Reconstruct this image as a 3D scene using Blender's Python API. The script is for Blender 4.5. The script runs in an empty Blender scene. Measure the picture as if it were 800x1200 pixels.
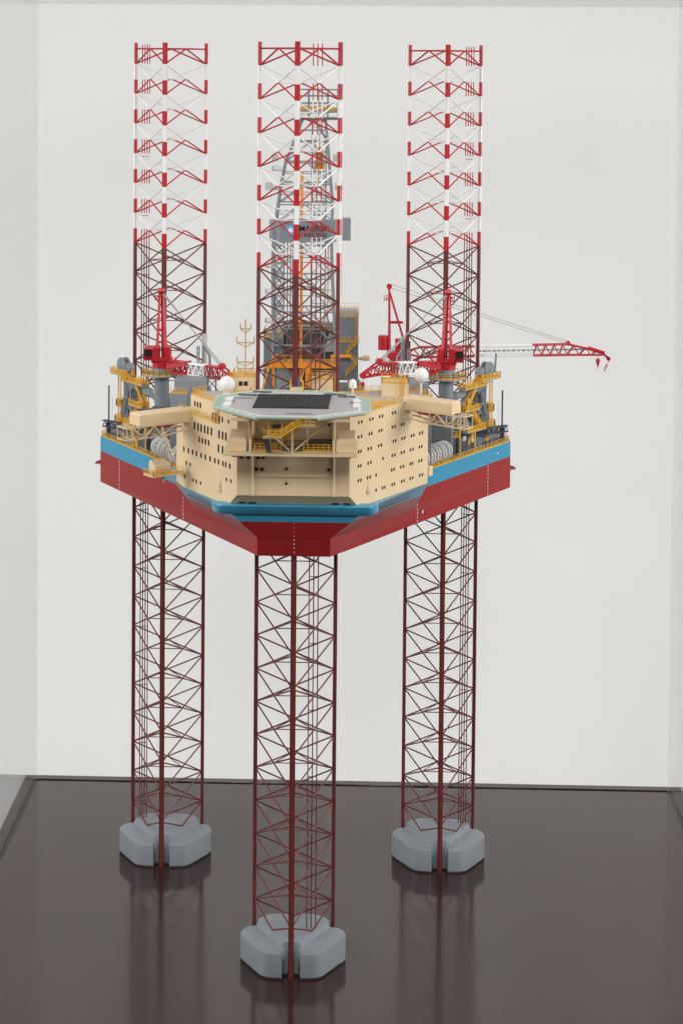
import bpy, bmesh, math, random
from mathutils import Vector, Matrix
random.seed(7)
scn = bpy.context.scene
C = scn.collection
S = 0.01            # the scale model: 1 m of the real rig = 1 cm here; all numbers below are rig metres
R = math.radians

# ------------------------------------------------------------------ camera
YAW, PITCH, ROLL = -0.0321, 0.0412, -0.0075
cam = bpy.data.cameras.new('camera'); cam_o = bpy.data.objects.new('camera', cam); C.objects.link(cam_o)
cam.sensor_fit = 'VERTICAL'; cam.sensor_height = 36; cam.lens = 2385.18 / 1200 * 36
cam.shift_x = (400 - 350.25) / 1200; cam.shift_y = -(600 - 168.47) / 1200
cam.clip_start = 0.05; cam.clip_end = 60
rt = Vector((math.cos(YAW), -math.sin(YAW), 0)); fw0 = Vector((math.sin(YAW), math.cos(YAW), 0)); up0 = Vector((0, 0, 1))
fw = fw0 * math.cos(PITCH) - up0 * math.sin(PITCH); upv = fw0 * math.sin(PITCH) + up0 * math.cos(PITCH)
cx_ = rt * math.cos(ROLL) - upv * math.sin(ROLL); cy_ = rt * math.sin(ROLL) + upv * math.cos(ROLL)
m = Matrix((cx_, cy_, -fw)).transposed().to_4x4(); m.translation = Vector((14.588, -454.486, 204.155)) * S
cam_o.matrix_world = m
scn.camera = cam_o

# ------------------------------------------------------------------ studio light
w = bpy.data.worlds.new('World'); scn.world = w; w.use_nodes = True
w.node_tree.nodes['Background'].inputs[0].default_value = (1.0, 0.985, 0.96, 1)
w.node_tree.nodes['Background'].inputs[1].default_value = 0.03
def area(name, loc, target, size, size_y, power, col, spread=180):
    l = bpy.data.lights.new(name, 'AREA'); l.shape = 'RECTANGLE'; l.size = size; l.size_y = size_y; l.energy = power; l.color = col; l.spread = R(spread)
    o = bpy.data.objects.new(name, l); C.objects.link(o); o.location = loc
    o.rotation_euler = (Vector(target) - Vector(loc)).to_track_quat('-Z', 'Y').to_euler()
    return o
area('softbox_light', (-4.1, -0.8, 2.4), (0, 0.3, 1.1), 2.0, 2.6, 208, (1, 0.985, 0.97))
area('softbox_light', (4.3, -0.8, 2.4), (0, 0.3, 1.1), 2.0, 2.6, 246, (1, 0.98, 0.955))
area('overhead_softbox_light', (0.1, -0.9, 4.4), (0.1, 0.2, 0.6), 2.6, 1.2, 60, (1, 0.985, 0.97))
area('front_fill_light', (0.1, -4.4, 3.2), (0.0, 0.0, 1.3), 1.8, 0.8, 22, (1, 0.985, 0.97), 70)  # added fill near the camera, out of view, to lift the front wall
area('backdrop_light', (-0.7, 1.0, 4.6), (-0.7, 3.4, -0.2), 4.5, 0.8, 24, (1, 0.985, 0.965))
area('backdrop_light', (-0.5, 1.75, -0.70), (-0.5, 3.4, 0.55), 3.6, 0.2, 9.5, (1, 0.985, 0.965))  # added lamp hidden low behind the plinth to brighten the lower backdrop
vs = scn.view_settings; vs.view_transform = 'Standard'; vs.look = 'None'; vs.exposure = -0.30; vs.gamma = 1; vs.use_curve_mapping = False
scn.cycles.transparent_max_bounces = 32; scn.cycles.max_bounces = 8

# ------------------------------------------------------------------ materials
def mat(name, col, rough=0.45, metal=0, var=0.06, vscale=60, bump=0.0, bscale=400, coat=0, spec=0.5, emit=None):
    M = bpy.data.materials.new(name); M.use_nodes = True; n = M.node_tree.nodes; L = M.node_tree.links
    b = n['Principled BSDF']; b.inputs['Roughness'].default_value = rough; b.inputs['Metallic'].default_value = metal
    b.inputs['Coat Weight'].default_value = coat; b.inputs['Coat Roughness'].default_value = 0.12; b.inputs['Specular IOR Level'].default_value = spec
    g = n.new('ShaderNodeNewGeometry'); t = n.new('ShaderNodeTexNoise'); t.inputs['Scale'].default_value = vscale; t.inputs['Detail'].default_value = 6
    L.new(g.outputs['Position'], t.inputs['Vector'])
    r = n.new('ShaderNodeValToRGB'); c = Vector(col)
    r.color_ramp.elements[0].position = 0.3; r.color_ramp.elements[1].position = 0.7
    r.color_ramp.elements[0].color = (*(c * (1 - var)), 1); r.color_ramp.elements[1].color = (*[min(1, x) for x in c * (1 + var)], 1)
    L.new(t.outputs['Fac'], r.inputs['Fac']); L.new(r.outputs['Color'], b.inputs['Base Color'])
    rr = n.new('ShaderNodeMapRange'); rr.inputs['To Min'].default_value = max(0.02, rough * 0.85); rr.inputs['To Max'].default_value = min(1, rough * 1.15)
    L.new(t.outputs['Fac'], rr.inputs['Value']); L.new(rr.outputs['Result'], b.inputs['Roughness'])
    if bump:
        t2 = n.new('ShaderNodeTexNoise'); t2.inputs['Scale'].default_value = bscale; t2.inputs['Detail'].default_value = 4
        L.new(g.outputs['Position'], t2.inputs['Vector'])
        bp = n.new('ShaderNodeBump'); bp.inputs['Strength'].default_value = bump; bp.inputs['Distance'].default_value = 0.002
        L.new(t2.outputs['Fac'], bp.inputs['Height']); L.new(bp.outputs['Normal'], b.inputs['Normal'])
    return M
MAROON = mat('maroon_paint', (0.128, 0.0235, 0.020), 0.38, var=0.12)
RED = mat('red_paint', (0.41, 0.010, 0.016), 0.38, var=0.06)
CRED = mat('crane_red_paint', (0.42, 0.010, 0.020), 0.35)
WHITE = mat('white_paint', (0.72, 0.72, 0.715), 0.42, var=0.03)
CREAM = mat('cream_paint', (0.68, 0.525, 0.325), 0.48, var=0.02, vscale=25)
CREAM2 = mat('cream_trim_paint', (0.60, 0.47, 0.30), 0.5)
GREY = mat('grey_paint', (0.20, 0.225, 0.245), 0.48, var=0.05)
LGREY = mat('light_grey_paint', (0.42, 0.42, 0.41), 0.55)
DGREY = mat('dark_grey_paint', (0.10, 0.108, 0.115), 0.5, var=0.12)
SPUD = mat('spudcan_grey_paint', (0.212, 0.236, 0.264), 0.5, var=0.025, vscale=30)
YELLOW = mat('yellow_paint', (0.70, 0.37, 0.024), 0.5)
ORANGE = mat('orange_paint', (0.68, 0.22, 0.014), 0.45)
NAVY = mat('navy_paint', (0.025, 0.04, 0.075), 0.45)
BLACK = mat('black_window', (0.02, 0.017, 0.015), 0.3)
NETBLK = mat('black_rope', (0.012, 0.012, 0.012), 0.7)
DECKG = mat('helideck_grey', (0.36, 0.345, 0.35), 0.42, var=0.05, vscale=18)
DECKF = mat('hull_deck_grey', (0.19, 0.2, 0.21), 0.6)
NETG = mat('safety_net_green', (0.30, 0.40, 0.33), 0.6)
GRATE = mat('brown_grating', (0.16, 0.12, 0.09), 0.6)
LBLUE = mat('logo_blue', (0.05, 0.36, 0.70), 0.4)
WINDW = mat('wind_wall_grey', (0.26, 0.28, 0.30), 0.5)
DERG = mat('derrick_grey', (0.205, 0.225, 0.245), 0.5)
STAY = mat('stay_wire_grey', (0.28, 0.28, 0.28), 0.5)
INK = mat('black_lettering', (0.012, 0.012, 0.015), 0.4)
def hull_material():
    M = bpy.data.materials.new('hull_two_tone_paint'); M.use_nodes = True; n = M.node_tree.nodes; L = M.node_tree.links
    b = n['Principled BSDF']; b.inputs['Roughness'].default_value = 0.3; b.inputs['Coat Weight'].default_value = 0.12; b.inputs['Coat Roughness'].default_value = 0.05; b.inputs['Specular IOR Level'].default_value = 0.35
    g = n.new('ShaderNodeNewGeometry'); s = n.new('ShaderNodeSeparateXYZ'); L.new(g.outputs['Position'], s.inputs[0])
    c = n.new('ShaderNodeMath'); c.operation = 'GREATER_THAN'; c.inputs[1].default_value = 103.25 * S; L.new(s.outputs['Z'], c.inputs[0])
    t = n.new('ShaderNodeTexNoise'); t.inputs['Scale'].default_value = 14; t.inputs['Detail'].default_value = 8; L.new(g.outputs['Position'], t.inputs['Vector'])
    def ramp(a, bb):
        r = n.new('ShaderNodeValToRGB'); r.color_ramp.elements[0].color = (*a, 1); r.color_ramp.elements[1].color = (*bb, 1)
        r.color_ramp.elements[0].position = .3; r.color_ramp.elements[1].position = .7; L.new(t.outputs['Fac'], r.inputs['Fac']); return r
    r1 = ramp((0.275, 0.016, 0.017), (0.30, 0.019, 0.020)); r2 = ramp((0.042, 0.265, 0.43), (0.047, 0.285, 0.455))
    mx = n.new('ShaderNodeMix'); mx.data_type = 'RGBA'; L.new(c.outputs[0], mx.inputs['Factor']); L.new(r1.outputs[0], mx.inputs['A']); L.new(r2.outputs[0], mx.inputs['B'])
    L.new(mx.outputs['Result'], b.inputs['Base Color'])
    return M
HULL = hull_material()
def acrylic():
    M = bpy.data.materials.new('clear_acrylic'); M.use_nodes = True; n = M.node_tree.nodes; L = M.node_tree.links
    n.remove(n['Principled BSDF']); o = n['Material Output']
    t = n.new('ShaderNodeBsdfTransparent'); t.inputs[0].default_value = (0.995, 0.996, 0.995, 1)
    g = n.new('ShaderNodeBsdfGlossy'); g.inputs['Roughness'].default_value = 0.0
    f = n.new('ShaderNodeFresnel'); gm = n.new('ShaderNodeNewGeometry'); io = n.new('ShaderNodeMapRange')   # same reflectance on either face of the thin sheet
    io.inputs['To Min'].default_value = 1.18; io.inputs['To Max'].default_value = 1 / 1.18; L.new(gm.outputs['Backfacing'], io.inputs['Value']); L.new(io.outputs[0], f.inputs['IOR'])
    mx = n.new('ShaderNodeMixShader'); L.new(f.outputs[0], mx.inputs[0]); L.new(t.outputs[0], mx.inputs[1]); L.new(g.outputs[0], mx.inputs[2]); L.new(mx.outputs[0], o.inputs[0])
    return M
ACRYL = acrylic()
def joint_mat():
    M = bpy.data.materials.new('acrylic_glued_edge'); M.use_nodes = True; n = M.node_tree.nodes; L = M.node_tree.links
    o = n['Material Output']; b = n['Principled BSDF']; b.inputs['Base Color'].default_value = (0.8, 0.79, 0.76, 1); b.inputs['Roughness'].default_value = 0.2
    t = n.new('ShaderNodeBsdfTransparent')
    g = n.new('ShaderNodeNewGeometry'); ns = n.new('ShaderNodeTexNoise'); ns.inputs['Scale'].default_value = 45; ns.inputs['Detail'].default_value = 4; L.new(g.outputs['Position'], ns.inputs['Vector'])
    r = n.new('ShaderNodeMapRange'); r.inputs['From Min'].default_value = .3; r.inputs['From Max'].default_value = .7; r.inputs['To Min'].default_value = .10; r.inputs['To Max'].default_value = .16
    L.new(ns.outputs['Fac'], r.inputs['Value'])
    mx = n.new('ShaderNodeMixShader'); L.new(r.outputs[0], mx.inputs[0]); L.new(t.outputs[0], mx.inputs[1]); L.new(b.outputs[0], mx.inputs[2]); L.new(mx.outputs[0], o.inputs[0])
    return M
JOINT = joint_mat()
def lacquer():
    M = bpy.data.materials.new('dark_brown_lacquer'); M.use_nodes = True; n = M.node_tree.nodes; L = M.node_tree.links
    b = n['Principled BSDF']; g = n.new('ShaderNodeNewGeometry')
    t = n.new('ShaderNodeTexNoise'); t.inputs['Scale'].default_value = 5; t.inputs['Detail'].default_value = 8; L.new(g.outputs['Position'], t.inputs['Vector'])
    r = n.new('ShaderNodeValToRGB'); r.color_ramp.elements[0].color = (0.022, 0.0085, 0.0065, 1); r.color_ramp.elements[1].color = (0.030, 0.0125, 0.010, 1)
    L.new(t.outputs['Fac'], r.inputs['Fac']); L.new(r.outputs[0], b.inputs['Base Color'])
    b.inputs['Roughness'].default_value = 0.13
    t2 = n.new('ShaderNodeTexNoise'); t2.inputs['Scale'].default_value = 42; t2.inputs['Detail'].default_value = 2; L.new(g.outputs['Position'], t2.inputs['Vector'])
    bp = n.new('ShaderNodeBump'); bp.inputs['Strength'].default_value = 0.02; bp.inputs['Distance'].default_value = 0.001; L.new(t2.outputs['Fac'], bp.inputs['Height']); L.new(bp.outputs[0], b.inputs['Normal'])
    t3 = n.new('ShaderNodeTexNoise'); t3.inputs['Scale'].default_value = 3.5; t3.inputs['Detail'].default_value = 10; L.new(g.outputs['Position'], t3.inputs['Vector'])
    mr = n.new('ShaderNodeMapRange'); mr.inputs['To Min'].default_value = 0.08; mr.inputs['To Max'].default_value = 0.19; L.new(t3.outputs['Fac'], mr.inputs['Value']); L.new(mr.outputs[0], b.inputs['Roughness'])
    return M
LACQ = lacquer()
GROOVE = mat('black_groove', (0.006, 0.005, 0.005), 0.4)
WALLM = mat('white_wall_paint', (0.73, 0.733, 0.728), 0.9, var=0.008, vscale=1.5, spec=0.2)
FLOORM = mat('grey_studio_floor', (0.62, 0.62, 0.62), 0.75, var=0.02, vscale=2)

# ------------------------------------------------------------------ mesh helpers (rig metres in, model metres out)
class MB:
    def __init__(s): s.v = []; s.f = []; s.mi = []; s.cur = 0
    def add(s, vs, fs):
        o = len(s.v); s.v += [tuple(p) for p in vs]
        for f in fs: s.f.append([o + i for i in f]); s.mi.append(s.cur)
        return s
    def loft(s, rings, cap0=True, cap1=True):
        n = len(rings[0]); vs = [p for r in rings for p in r]; fs = []
        for k in range(len(rings) - 1):
            for i in range(n):
                j = (i + 1) % n; fs.append([k * n + i, k * n + j, (k + 1) * n + j, (k + 1) * n + i])
        if cap0: fs.append(list(range(n))[::-1])
        if cap1: fs.append([(len(rings) - 1) * n + i for i in range(n)])
        return s.add(vs, fs)
    def prism(s, pts, z0, z1): return s.loft([[(x, y, z0) for x, y in pts], [(x, y, z1) for x, y in pts]])
    def box(s, x0, x1, y0, y1, z0, z1): return s.prism([(x0, y0), (x1, y0), (x1, y1), (x0, y1)], z0, z1)
    def obox(s, c, sx, sy, sz, u=(1, 0)):   # c = centre of the bottom, u = unit direction of its x axis
        ux, uy = u; q = []
        for a, b in ((-1, -1), (1, -1), (1, 1), (-1, 1)):
            q.append((c[0] + a * sx / 2 * ux - b * sy / 2 * uy, c[1] + a * sx / 2 * uy + b * sy / 2 * ux))
        return s.prism(q, c[2], c[2] + sz)
    def bar(s, p, q, w, h=None, n=4, w2=None):
        p = Vector(p); q = Vector(q); d = (q - p)
        if d.length < 1e-6: return s
        d.normalize(); ref = Vector((0, 0, 1)) if abs(d.z) < 0.95 else Vector((1, 0, 0))
        a = d.cross(ref).normalized(); b = a.cross(d)
        h = w if h is None else h; k = 1 if w2 is None else w2 / w
        if n == 4: ring = [(-.5, -.5), (.5, -.5), (.5, .5), (-.5, .5)]
        else: ring = [(.5 * math.cos(2 * math.pi * i / n), .5 * math.sin(2 * math.pi * i / n)) for i in range(n)]
        return s.loft([[p + a * (x * w) + b * (y * h) for x, y in ring], [q + a * (x * w * k) + b * (y * h * k) for x, y in ring]])
    def tube(s, pts, w, n=6):
        for a, b in zip(pts, pts[1:]): s.bar(a, b, w, n=n)
        return s
    def cyl(s, c, r, z0, z1, n=20, r1=None):
        r1 = r if r1 is None else r1
        f = lambda rr, z: [(c[0] + rr * math.cos(2 * math.pi * i / n), c[1] + rr * math.sin(2 * math.pi * i / n), z) for i in range(n)]
        return s.loft([f(r, z0), f(r1, z1)])
    def lathe(s, c, prof, n=24):
        f = lambda rr, z: [(c[0] + rr * math.cos(2 * math.pi * i / n), c[1] + rr * math.sin(2 * math.pi * i / n), c[2] + z) for i in range(n)]
        return s.loft([f(max(rr, 0.001), z) for rr, z in prof])
    def ball(s, c, r, n=28): return s.lathe(c, [(r * math.sin(math.pi * k / 16), -r * math.cos(math.pi * k / 16)) for k in range(17)], n)
    def disc(s, c, axis, r, t, n=24, hole=0):
        ax = Vector(axis).normalized(); ref = Vector((0, 0, 1)); a = ax.cross(ref).normalized(); b = a.cross(ax); c = Vector(c)
        f = lambda rr, o: [c + ax * o + (a * math.cos(2 * math.pi * i / n) + b * math.sin(2 * math.pi * i / n)) * rr for i in range(n)]
        if hole:
            rings = [f(r, -t / 2), f(r, t / 2), f(hole, t / 2), f(hole, -t / 2), f(r, -t / 2)]; return s.loft(rings, False, False)
        return s.loft([f(r, -t / 2), f(r, t / 2)])
    def rail(s, pts, h=1.25, step=1.9, w=0.12, closed=False, kick=True):
        pts = [Vector(p) for p in pts]
        if closed: pts.append(pts[0])
        for a, b in zip(pts, pts[1:]):
            for k in (h, h * .62, h * .3): s.bar(a + Vector((0, 0, k)), b + Vector((0, 0, k)), w * .85, w * .85)
            if kick: s.bar(a + Vector((0, 0, .12)), b + Vector((0, 0, .12)), w * .5, .26)
            n = max(1, round((b - a).length / step))
            for i in range(n + 1):
                p = a.lerp(b, i / n); s.bar(p, p + Vector((0, 0, h + .05)), w, w)
        return s
    def stair(s, a, b, wd, u, rails=True, w=0.14):
        a = Vector(a); b = Vector(b); u = Vector((u[0], u[1], 0)).normalized() * wd / 2; n = max(4, int((b - a).length / .45))
        for sg in (-1, 1):
            s.bar(a + u * sg, b + u * sg, .1, .26)
            if rails:
                for h in (1.2, .65): s.bar(a + u * sg + Vector((0, 0, h)), b + u * sg + Vector((0, 0, h)), w, w)
                for i in range(4):
                    p = a.lerp(b, i / 3) + u * sg; s.bar(p, p + Vector((0, 0, 1.25)), w, w)
        for i in range(n):
            p = a.lerp(b, (i + .5) / n); s.bar(p - u, p + u, .3, .08)
        return s
    def lattice(s, p, q, w, h, bays, chord=.3, web=.16, w2=None, h2=None, diag=True):
        p = Vector(p); q = Vector(q); d = (q - p).normalized(); a = d.cross(Vector((0, 0, 1))).normalized(); b = a.cross(d)
        w2 = w if w2 is None else w2; h2 = h if h2 is None else h2
        def P(t, i, j): return p.lerp(q, t) + a * (i * (w + (w2 - w) * t) / 2) + b * (j * (h + (h2 - h) * t) / 2)
        for i in (-1, 1):
            for j in (-1, 1): s.bar(P(0, i, j), P(1, i, j), chord, chord, n=6)
        for k in range(bays):
            t0, t1, tm = k / bays, (k + 1) / bays, (k + .5) / bays
            for i in (-1, 1):
                s.bar(P(t0, i, -1), P(tm, i, 1), web, n=5); s.bar(P(tm, i, 1), P(t1, i, -1), web, n=5)
            for j in (-1, 1): s.bar(P(t0, -1, j), P(t0, 1, j), web, n=5)
        return s
    def mesh(s, name, mats, smooth=None):
        me = bpy.data.meshes.new(name); me.from_pydata([(x * S, y * S, z * S) for x, y, z in s.v], [], s.f)
        for M in (mats if isinstance(mats, (list, tuple)) else [mats]): me.materials.append(M)
        me.polygons.foreach_set('material_index', s.mi)
        bm = bmesh.new(); bm.from_mesh(me); bmesh.ops.recalc_face_normals(bm, faces=bm.faces[:]); bm.to_mesh(me); bm.free()
        if smooth:
            me.polygons.foreach_set('use_smooth', [True] * len(me.polygons)); me.set_sharp_from_angle(angle=R(smooth))
        me.update(); return me
    def build(s, name, mats, parent=None, smooth=None, bevel=0):
        o = bpy.data.objects.new(name, s.mesh(name, mats, smooth)); C.objects.link(o); o.parent = parent
        if bevel:
            bv = o.modifiers.new('bevel', 'BEVEL'); bv.width = bevel * S; bv.segments = 2; bv.limit_method = 'ANGLE'; bv.angle_limit = R(40)
        return o
def inst(name, me, parent, loc=(0, 0, 0), rz=0):
    o = bpy.data.objects.new(name, me); C.objects.link(o); o.parent = parent; o.location = Vector(loc) * S; o.rotation_euler = (0, 0, rz); return o
def empty(name, parent=None, loc=(0, 0, 0)):
    o = bpy.data.objects.new(name, None); C.objects.link(o); o.parent = parent; o.location = Vector(loc) * S; o.empty_display_size = .02; return o
def tag(o, label=None, cat=None, group=None, kind=None):
    for k, v in (('label', label), ('category', cat), ('group', group), ('kind', kind)):
        if v: o[k] = v
    return o
def text(name, body, size_x, size_z, origin, ux, uz, M, parent, bold=0.012, thick=0.05, gap=1.0):
    """flat raised lettering: origin = lower left corner, ux / uz = directions of the line and of the letters' height"""
    cu = bpy.data.curves.new(name, 'FONT'); cu.body = body; cu.size = 1; cu.offset = bold; cu.extrude = 0.0; cu.space_character = gap; cu.resolution_u = 3
    o = bpy.data.objects.new(name, cu); C.objects.link(o); dg = bpy.context.evaluated_depsgraph_get(); dg.update()
    me = bpy.data.meshes.new_from_object(o.evaluated_get(dg)); bpy.data.objects.remove(o); bpy.data.curves.remove(cu)
    xs = [v.co.x for v in me.vertices]; ys = [v.co.y for v in me.vertices]
    x0, x1, y0, y1 = min(xs), max(xs), min(ys), max(ys); O = Vector(origin); ux = Vector(ux).normalized(); uz = Vector(uz).normalized(); nn = ux.cross(uz).normalized()
    for v in me.vertices:
        a = (v.co.x - x0) / (x1 - x0) * size_x; b = (v.co.y - y0) / (y1 - y0) * size_z
        v.co = (O + ux * a + uz * b + nn * thick) * S
    me.materials.clear(); me.materials.append(M); me.name = name
    q = bpy.data.objects.new(name, me); C.objects.link(q); q.parent = parent; return q

# ------------------------------------------------------------------ the setting
tag(MB().box(-900, 900, 338, 346, -80, 620).build('wall', WALLM), kind='structure')
tag(MB().box(-900, 900, 20, 337.9, -84, -80).build('backdrop_floor', FLOORM), kind='structure')
tag(MB().box(-900, 900, -900, 19.9, -84, -80).build('floor', mat('anti_haze_dark_floor', (0.02, 0.02, 0.02), 0.8)), kind='structure')  # unseen front floor made dark so the front pane mirrors no bright haze

# display plinth
base = MB().box(-80.1, 105.2, -72, 115, -79.9, -0.55).build('display_plinth', LACQ, bevel=.25)
tag(base, 'glossy dark brown lacquered plinth carrying the rig model', 'plinth')
MB().box(-75.9, 100.7, -66.9, 110.6, -0.5, 0).build('top_panel', LACQ, base, bevel=.12)
for x0, x1, y0, y1 in ((-80.05, 105.15, 111.9, 114.95), (-80.05, 105.15, -71.95, -68.2), (-80.05, -77.2, -68.1, 111.8), (101.95, 105.15, -68.1, 111.8)):
    MB().box(x0, x1, y0, y1, -0.54, 0.02).build('rim', LACQ, base, bevel=.12)
MB().box(-77.15, 101.9, -68.15, 111.85, -0.545, -0.51).build('groove', GROOVE, base)

# clear acrylic display case
case = MB().box(-76.9, 101.6, 111.05, 111.75, -0.3, 219.2).build('display_case', ACRYL)
tag(case, 'tall clear acrylic display case standing over the rig model', 'display case')
MB().box(-76.9, 101.6, -68, -67.3, -0.3, 219.2).build('pane', ACRYL, case)
MB().box(-76.9, -76.2, -67.2, 110.95, -0.3, 219.2).build('pane', ACRYL, case)
MB().box(100.9, 101.6, -67.2, 110.95, -0.3, 219.2).build('pane', ACRYL, case)
MB().box(-76.9, 101.6, -68, 111.75, 219.3, 220.3).build('pane', ACRYL, case)
for x in (-76.55, 101.25): MB().box(x - .2, x + .2, 110.75, 110.97, -0.25, 219.1).build('glued_joint', JOINT, case)
MB().box(-76.9, 101.6, 110.9, 111.02, 218.95, 219.2).build('glued_joint', JOINT, case)
for x in (-76.55, 101.25): MB().box(x - .3, x + .3, -67, 110.6, 218.95, 219.15).build('glued_joint', JOINT, case)

# ------------------------------------------------------------------ the rig
rig = empty('drilling_rig_model'); tag(rig, 'red and blue jack-up drilling rig scale model on three lattice legs', 'scale model')
Z0, ZD = 95.15, 107.05

# --- hull
aft = [(52.5, 64), (50, 82), (-50, 82), (-52.5, 64)]; hull = MB()
hull.loft([[(x, y, z) for x, y in [(-8, f), (8, f)] + aft] for f, z in ((-11.7, Z0), (-12.8, 99.5), (-12.8, ZD))]); hull = hull.build('hull', HULL, rig, bevel=.12)
MB().prism([(-7.6, -12), (7.6, -12), (51.9, 64), (49.5, 81.5), (-49.5, 81.5), (-51.9, 64)], ZD + .01, ZD + .06).build('deck', DECKF, hull)
aL, bL, kL, nL = (-27.6, 6.3, 107), (-15.8, -15.0, 107), (-24.3, 15.3, 99.6), (-8.02, -12.95, 99.5)
aR, bR, kR, nR = (29.7, 11.0, 107), (16.2, -14.9, 107), (27.0, 20.0, 98.9), (8.02, -12.95, 99.5)
fl = MB(); V = [aL, bL, kL, nL, aR, bR, kR, nR, (-22, 16.5, 107), (24, 21.5, 107)]
fl.add(V, [[0, 2, 3, 1], [4, 5, 7, 6], [1, 3, 7, 5], [0, 8, 2], [4, 6, 9], [0, 1, 5, 4, 9, 8]])
flare = fl.build('bow_flare', HULL, hull)
bw = MB(); bp_ = [(-14.6, 105.0), (-15.3, 105.1), (-16.0, 105.5), (-17.2, 106.9), (-17.5, 107.4), (-17.3, 107.65), (-14.6, 107.75)]
def brow(x, k, dy): return [(x, -14.6 + (y + 14.6) * k + dy, 106.3 + (z - 106.3) * (.5 + .5 * k)) for y, z in bp_]
bw.loft([brow(-18.0, .35, 2.6), brow(-17.6, .75, 2.0), brow(-16.9, .95, 1.0), brow(-15.6, 1, 0), brow(15.9, 1, 0), brow(17.2, .95, 1.0), brow(17.9, .75, 2.0), brow(18.3, .35, 2.6)]); bw.build('bulwark', HULL, hull, smooth=40)
for x in (-11.2, -8.9, 9.1, 11.5): MB().box(x - .8, x + .8, -16.35, -15.2, 107.8, 108.5).build('fairlead', BLACK, hull)
# draft marks: short white ticks, black at the top
def side_pt(sg, y): return sg * (8 + (y + 12.8) * 44.5 / 76.8)
for sg, y, zt in ((-1, 53.4, 104.3), (1, 53.1, 104.3), (-1, 20.5, 101.4), (1, 21.3, 100.3)):
    d = MB(); nx, ny = sg * .865, -.501; tx, ty = sg * .501, .865
    z = 95.7
    while z < zt:
        c = (side_pt(sg, y) + nx * .05, y + ny * .05, z); d.cur = 1 if z > 103 else 0
        d.obox(c, .2, .05, .26, (tx, ty)); z += .98
    d.cur = 0; d.obox((side_pt(sg, y) + nx * .04 - tx * .28, y + ny * .04 - ty * .28, 95.7), .05, .04, min(103, zt) - 95.7, (tx, ty))
    d.build('draft_mark', [WHITE, INK], hull)
d = MB(); z = 96
while z < 104.6:
    d.cur = 1 if z > 103.3 else 0; y = -11.75 - (z - 95.15) * .253 if z < 99.5 else -12.9 - (z - 99.5) * .27; d.box(0, .2, y - .08, y, z, z + .25); z += .98
d.cur = 0; d.build('draft_mark', [WHITE, INK], hull)
MB().obox((side_pt(1, 23.4) + .05, 23.4 - .03, 97.3), .5, .06, .75, (.501, .865)).build('loading_mark', WHITE, hull)
MB().obox((side_pt(1, 57.5) + .05, 57.5 - .03, 105), .4, .06, .4, (.501, .865)).build('loading_mark', WHITE, hull)
for sg in (-1, 1):   # small anchor racks at the aft corners
    d = MB(); x = sg * 52.35
    d.bar((x - sg * .2, 65, 100.2), (x + sg * 1.6, 64.6, 99.8), .35); d.bar((x - sg * .2, 67, 100.2), (x + sg * 1.5, 67, 99.8), .35); d.bar((x + sg * 1.4, 64.4, 99.8), (x + sg * 1.4, 67.2, 99.8), .3); d.bar((x, 66, 99), (x + sg * 1.2, 66, 99.9), .25)
    d.build('anchor_rack', RED, hull)
    r = MB(); y0 = 20 if sg < 0 else 24
    r.rail([(side_pt(sg, y0) - sg * .3, y0, ZD), (sg * 52.1, 63.9, ZD), (sg * 49.7, 81.7, ZD)], 1.3, 2.0); r.build('railing', YELLOW, hull)
# name on both flares
for A, B, K, N, sg in ((aL, bL, kL, nL, -1), (aR, bR, kR, nR, 1)):
    A, B, K, N = map(Vector, (A, B, K, N))
    P = lambda t, f: A.lerp(B, t).lerp(K.lerp(N, t), f)
    lo, hi = (P(.14, .37), P(.80, .37)) if sg < 0 else (P(.86, .37), P(.22, .37))
    ux = hi - lo; uz = P(.5, .16) - P(.5, .37)
    text('name_lettering', 'MAERSK INTEGRATOR', ux.length, 1.05, lo, ux, uz - ux.normalized() * uz.dot(ux.normalized()), INK, hull, thick=.12)

# --- legs
BAY, ZB, NB, HT = 7.655, 11.5, 25, 208.2
WC = 18.05; CH = [(0, -WC / 3 ** .5), (-WC / 2, WC / 12 ** .5), (WC / 2, WC / 12 ** .5)]; ANG = [0, R(-120), R(120)]
ZT = ZB + 19 * BAY
def band(z0, z1):   # colour bands along a chord or a pipe: (from, to, material slot) maroon / red / white
    out = [(z0, ZT, 0)]; k = 19
    while k < 25:
        a = ZB + k * BAY; out += [(a, a + BAY * .47, 1), (a + BAY * .47, a + BAY, 2)]; k += 1
    out += [(ZB + 25 * BAY, z1, 1)]; return out
def chord_mesh():
    m = MB(); prof = [(x * .94, y * .94) for x, y in [(-.66, -.17), (-.36, -.2), (-.24, -.42), (0, -.5), (.24, -.42), (.36, -.2), (.66, -.17), (.66, .17), (.36, .2), (.24, .42), (0, .5), (-.24, .42), (-.36, .2), (-.66, .17)]]
    for a, b, s in band(0.02, HT):
        m.cur = s; m.loft([[(x, y, a) for x, y in prof], [(x, y, b) for x, y in prof]], cap0=a < 1, cap1=b > 207)
    return m.mesh('chord', [MAROON, RED, WHITE], 35)
CHORD = chord_mesh()
def brace_mesh(p, q, w, two, half=False):
    m = MB(); p = Vector(p); q = Vector(q); mid = p.lerp(q, .5)
    if p.z > q.z: p, q = q, p
    if two:
        m.cur = 0; m.bar(p, mid, w, n=7)
        if not half: m.cur = 1; m.bar(mid, q, w, n=7)
        return m.mesh('brace', [RED, WHITE], 40)
    m.bar(p, mid if half == 1 else q, w, n=7); return m.mesh('brace', [MAROON], 40)
BR = {}
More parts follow.
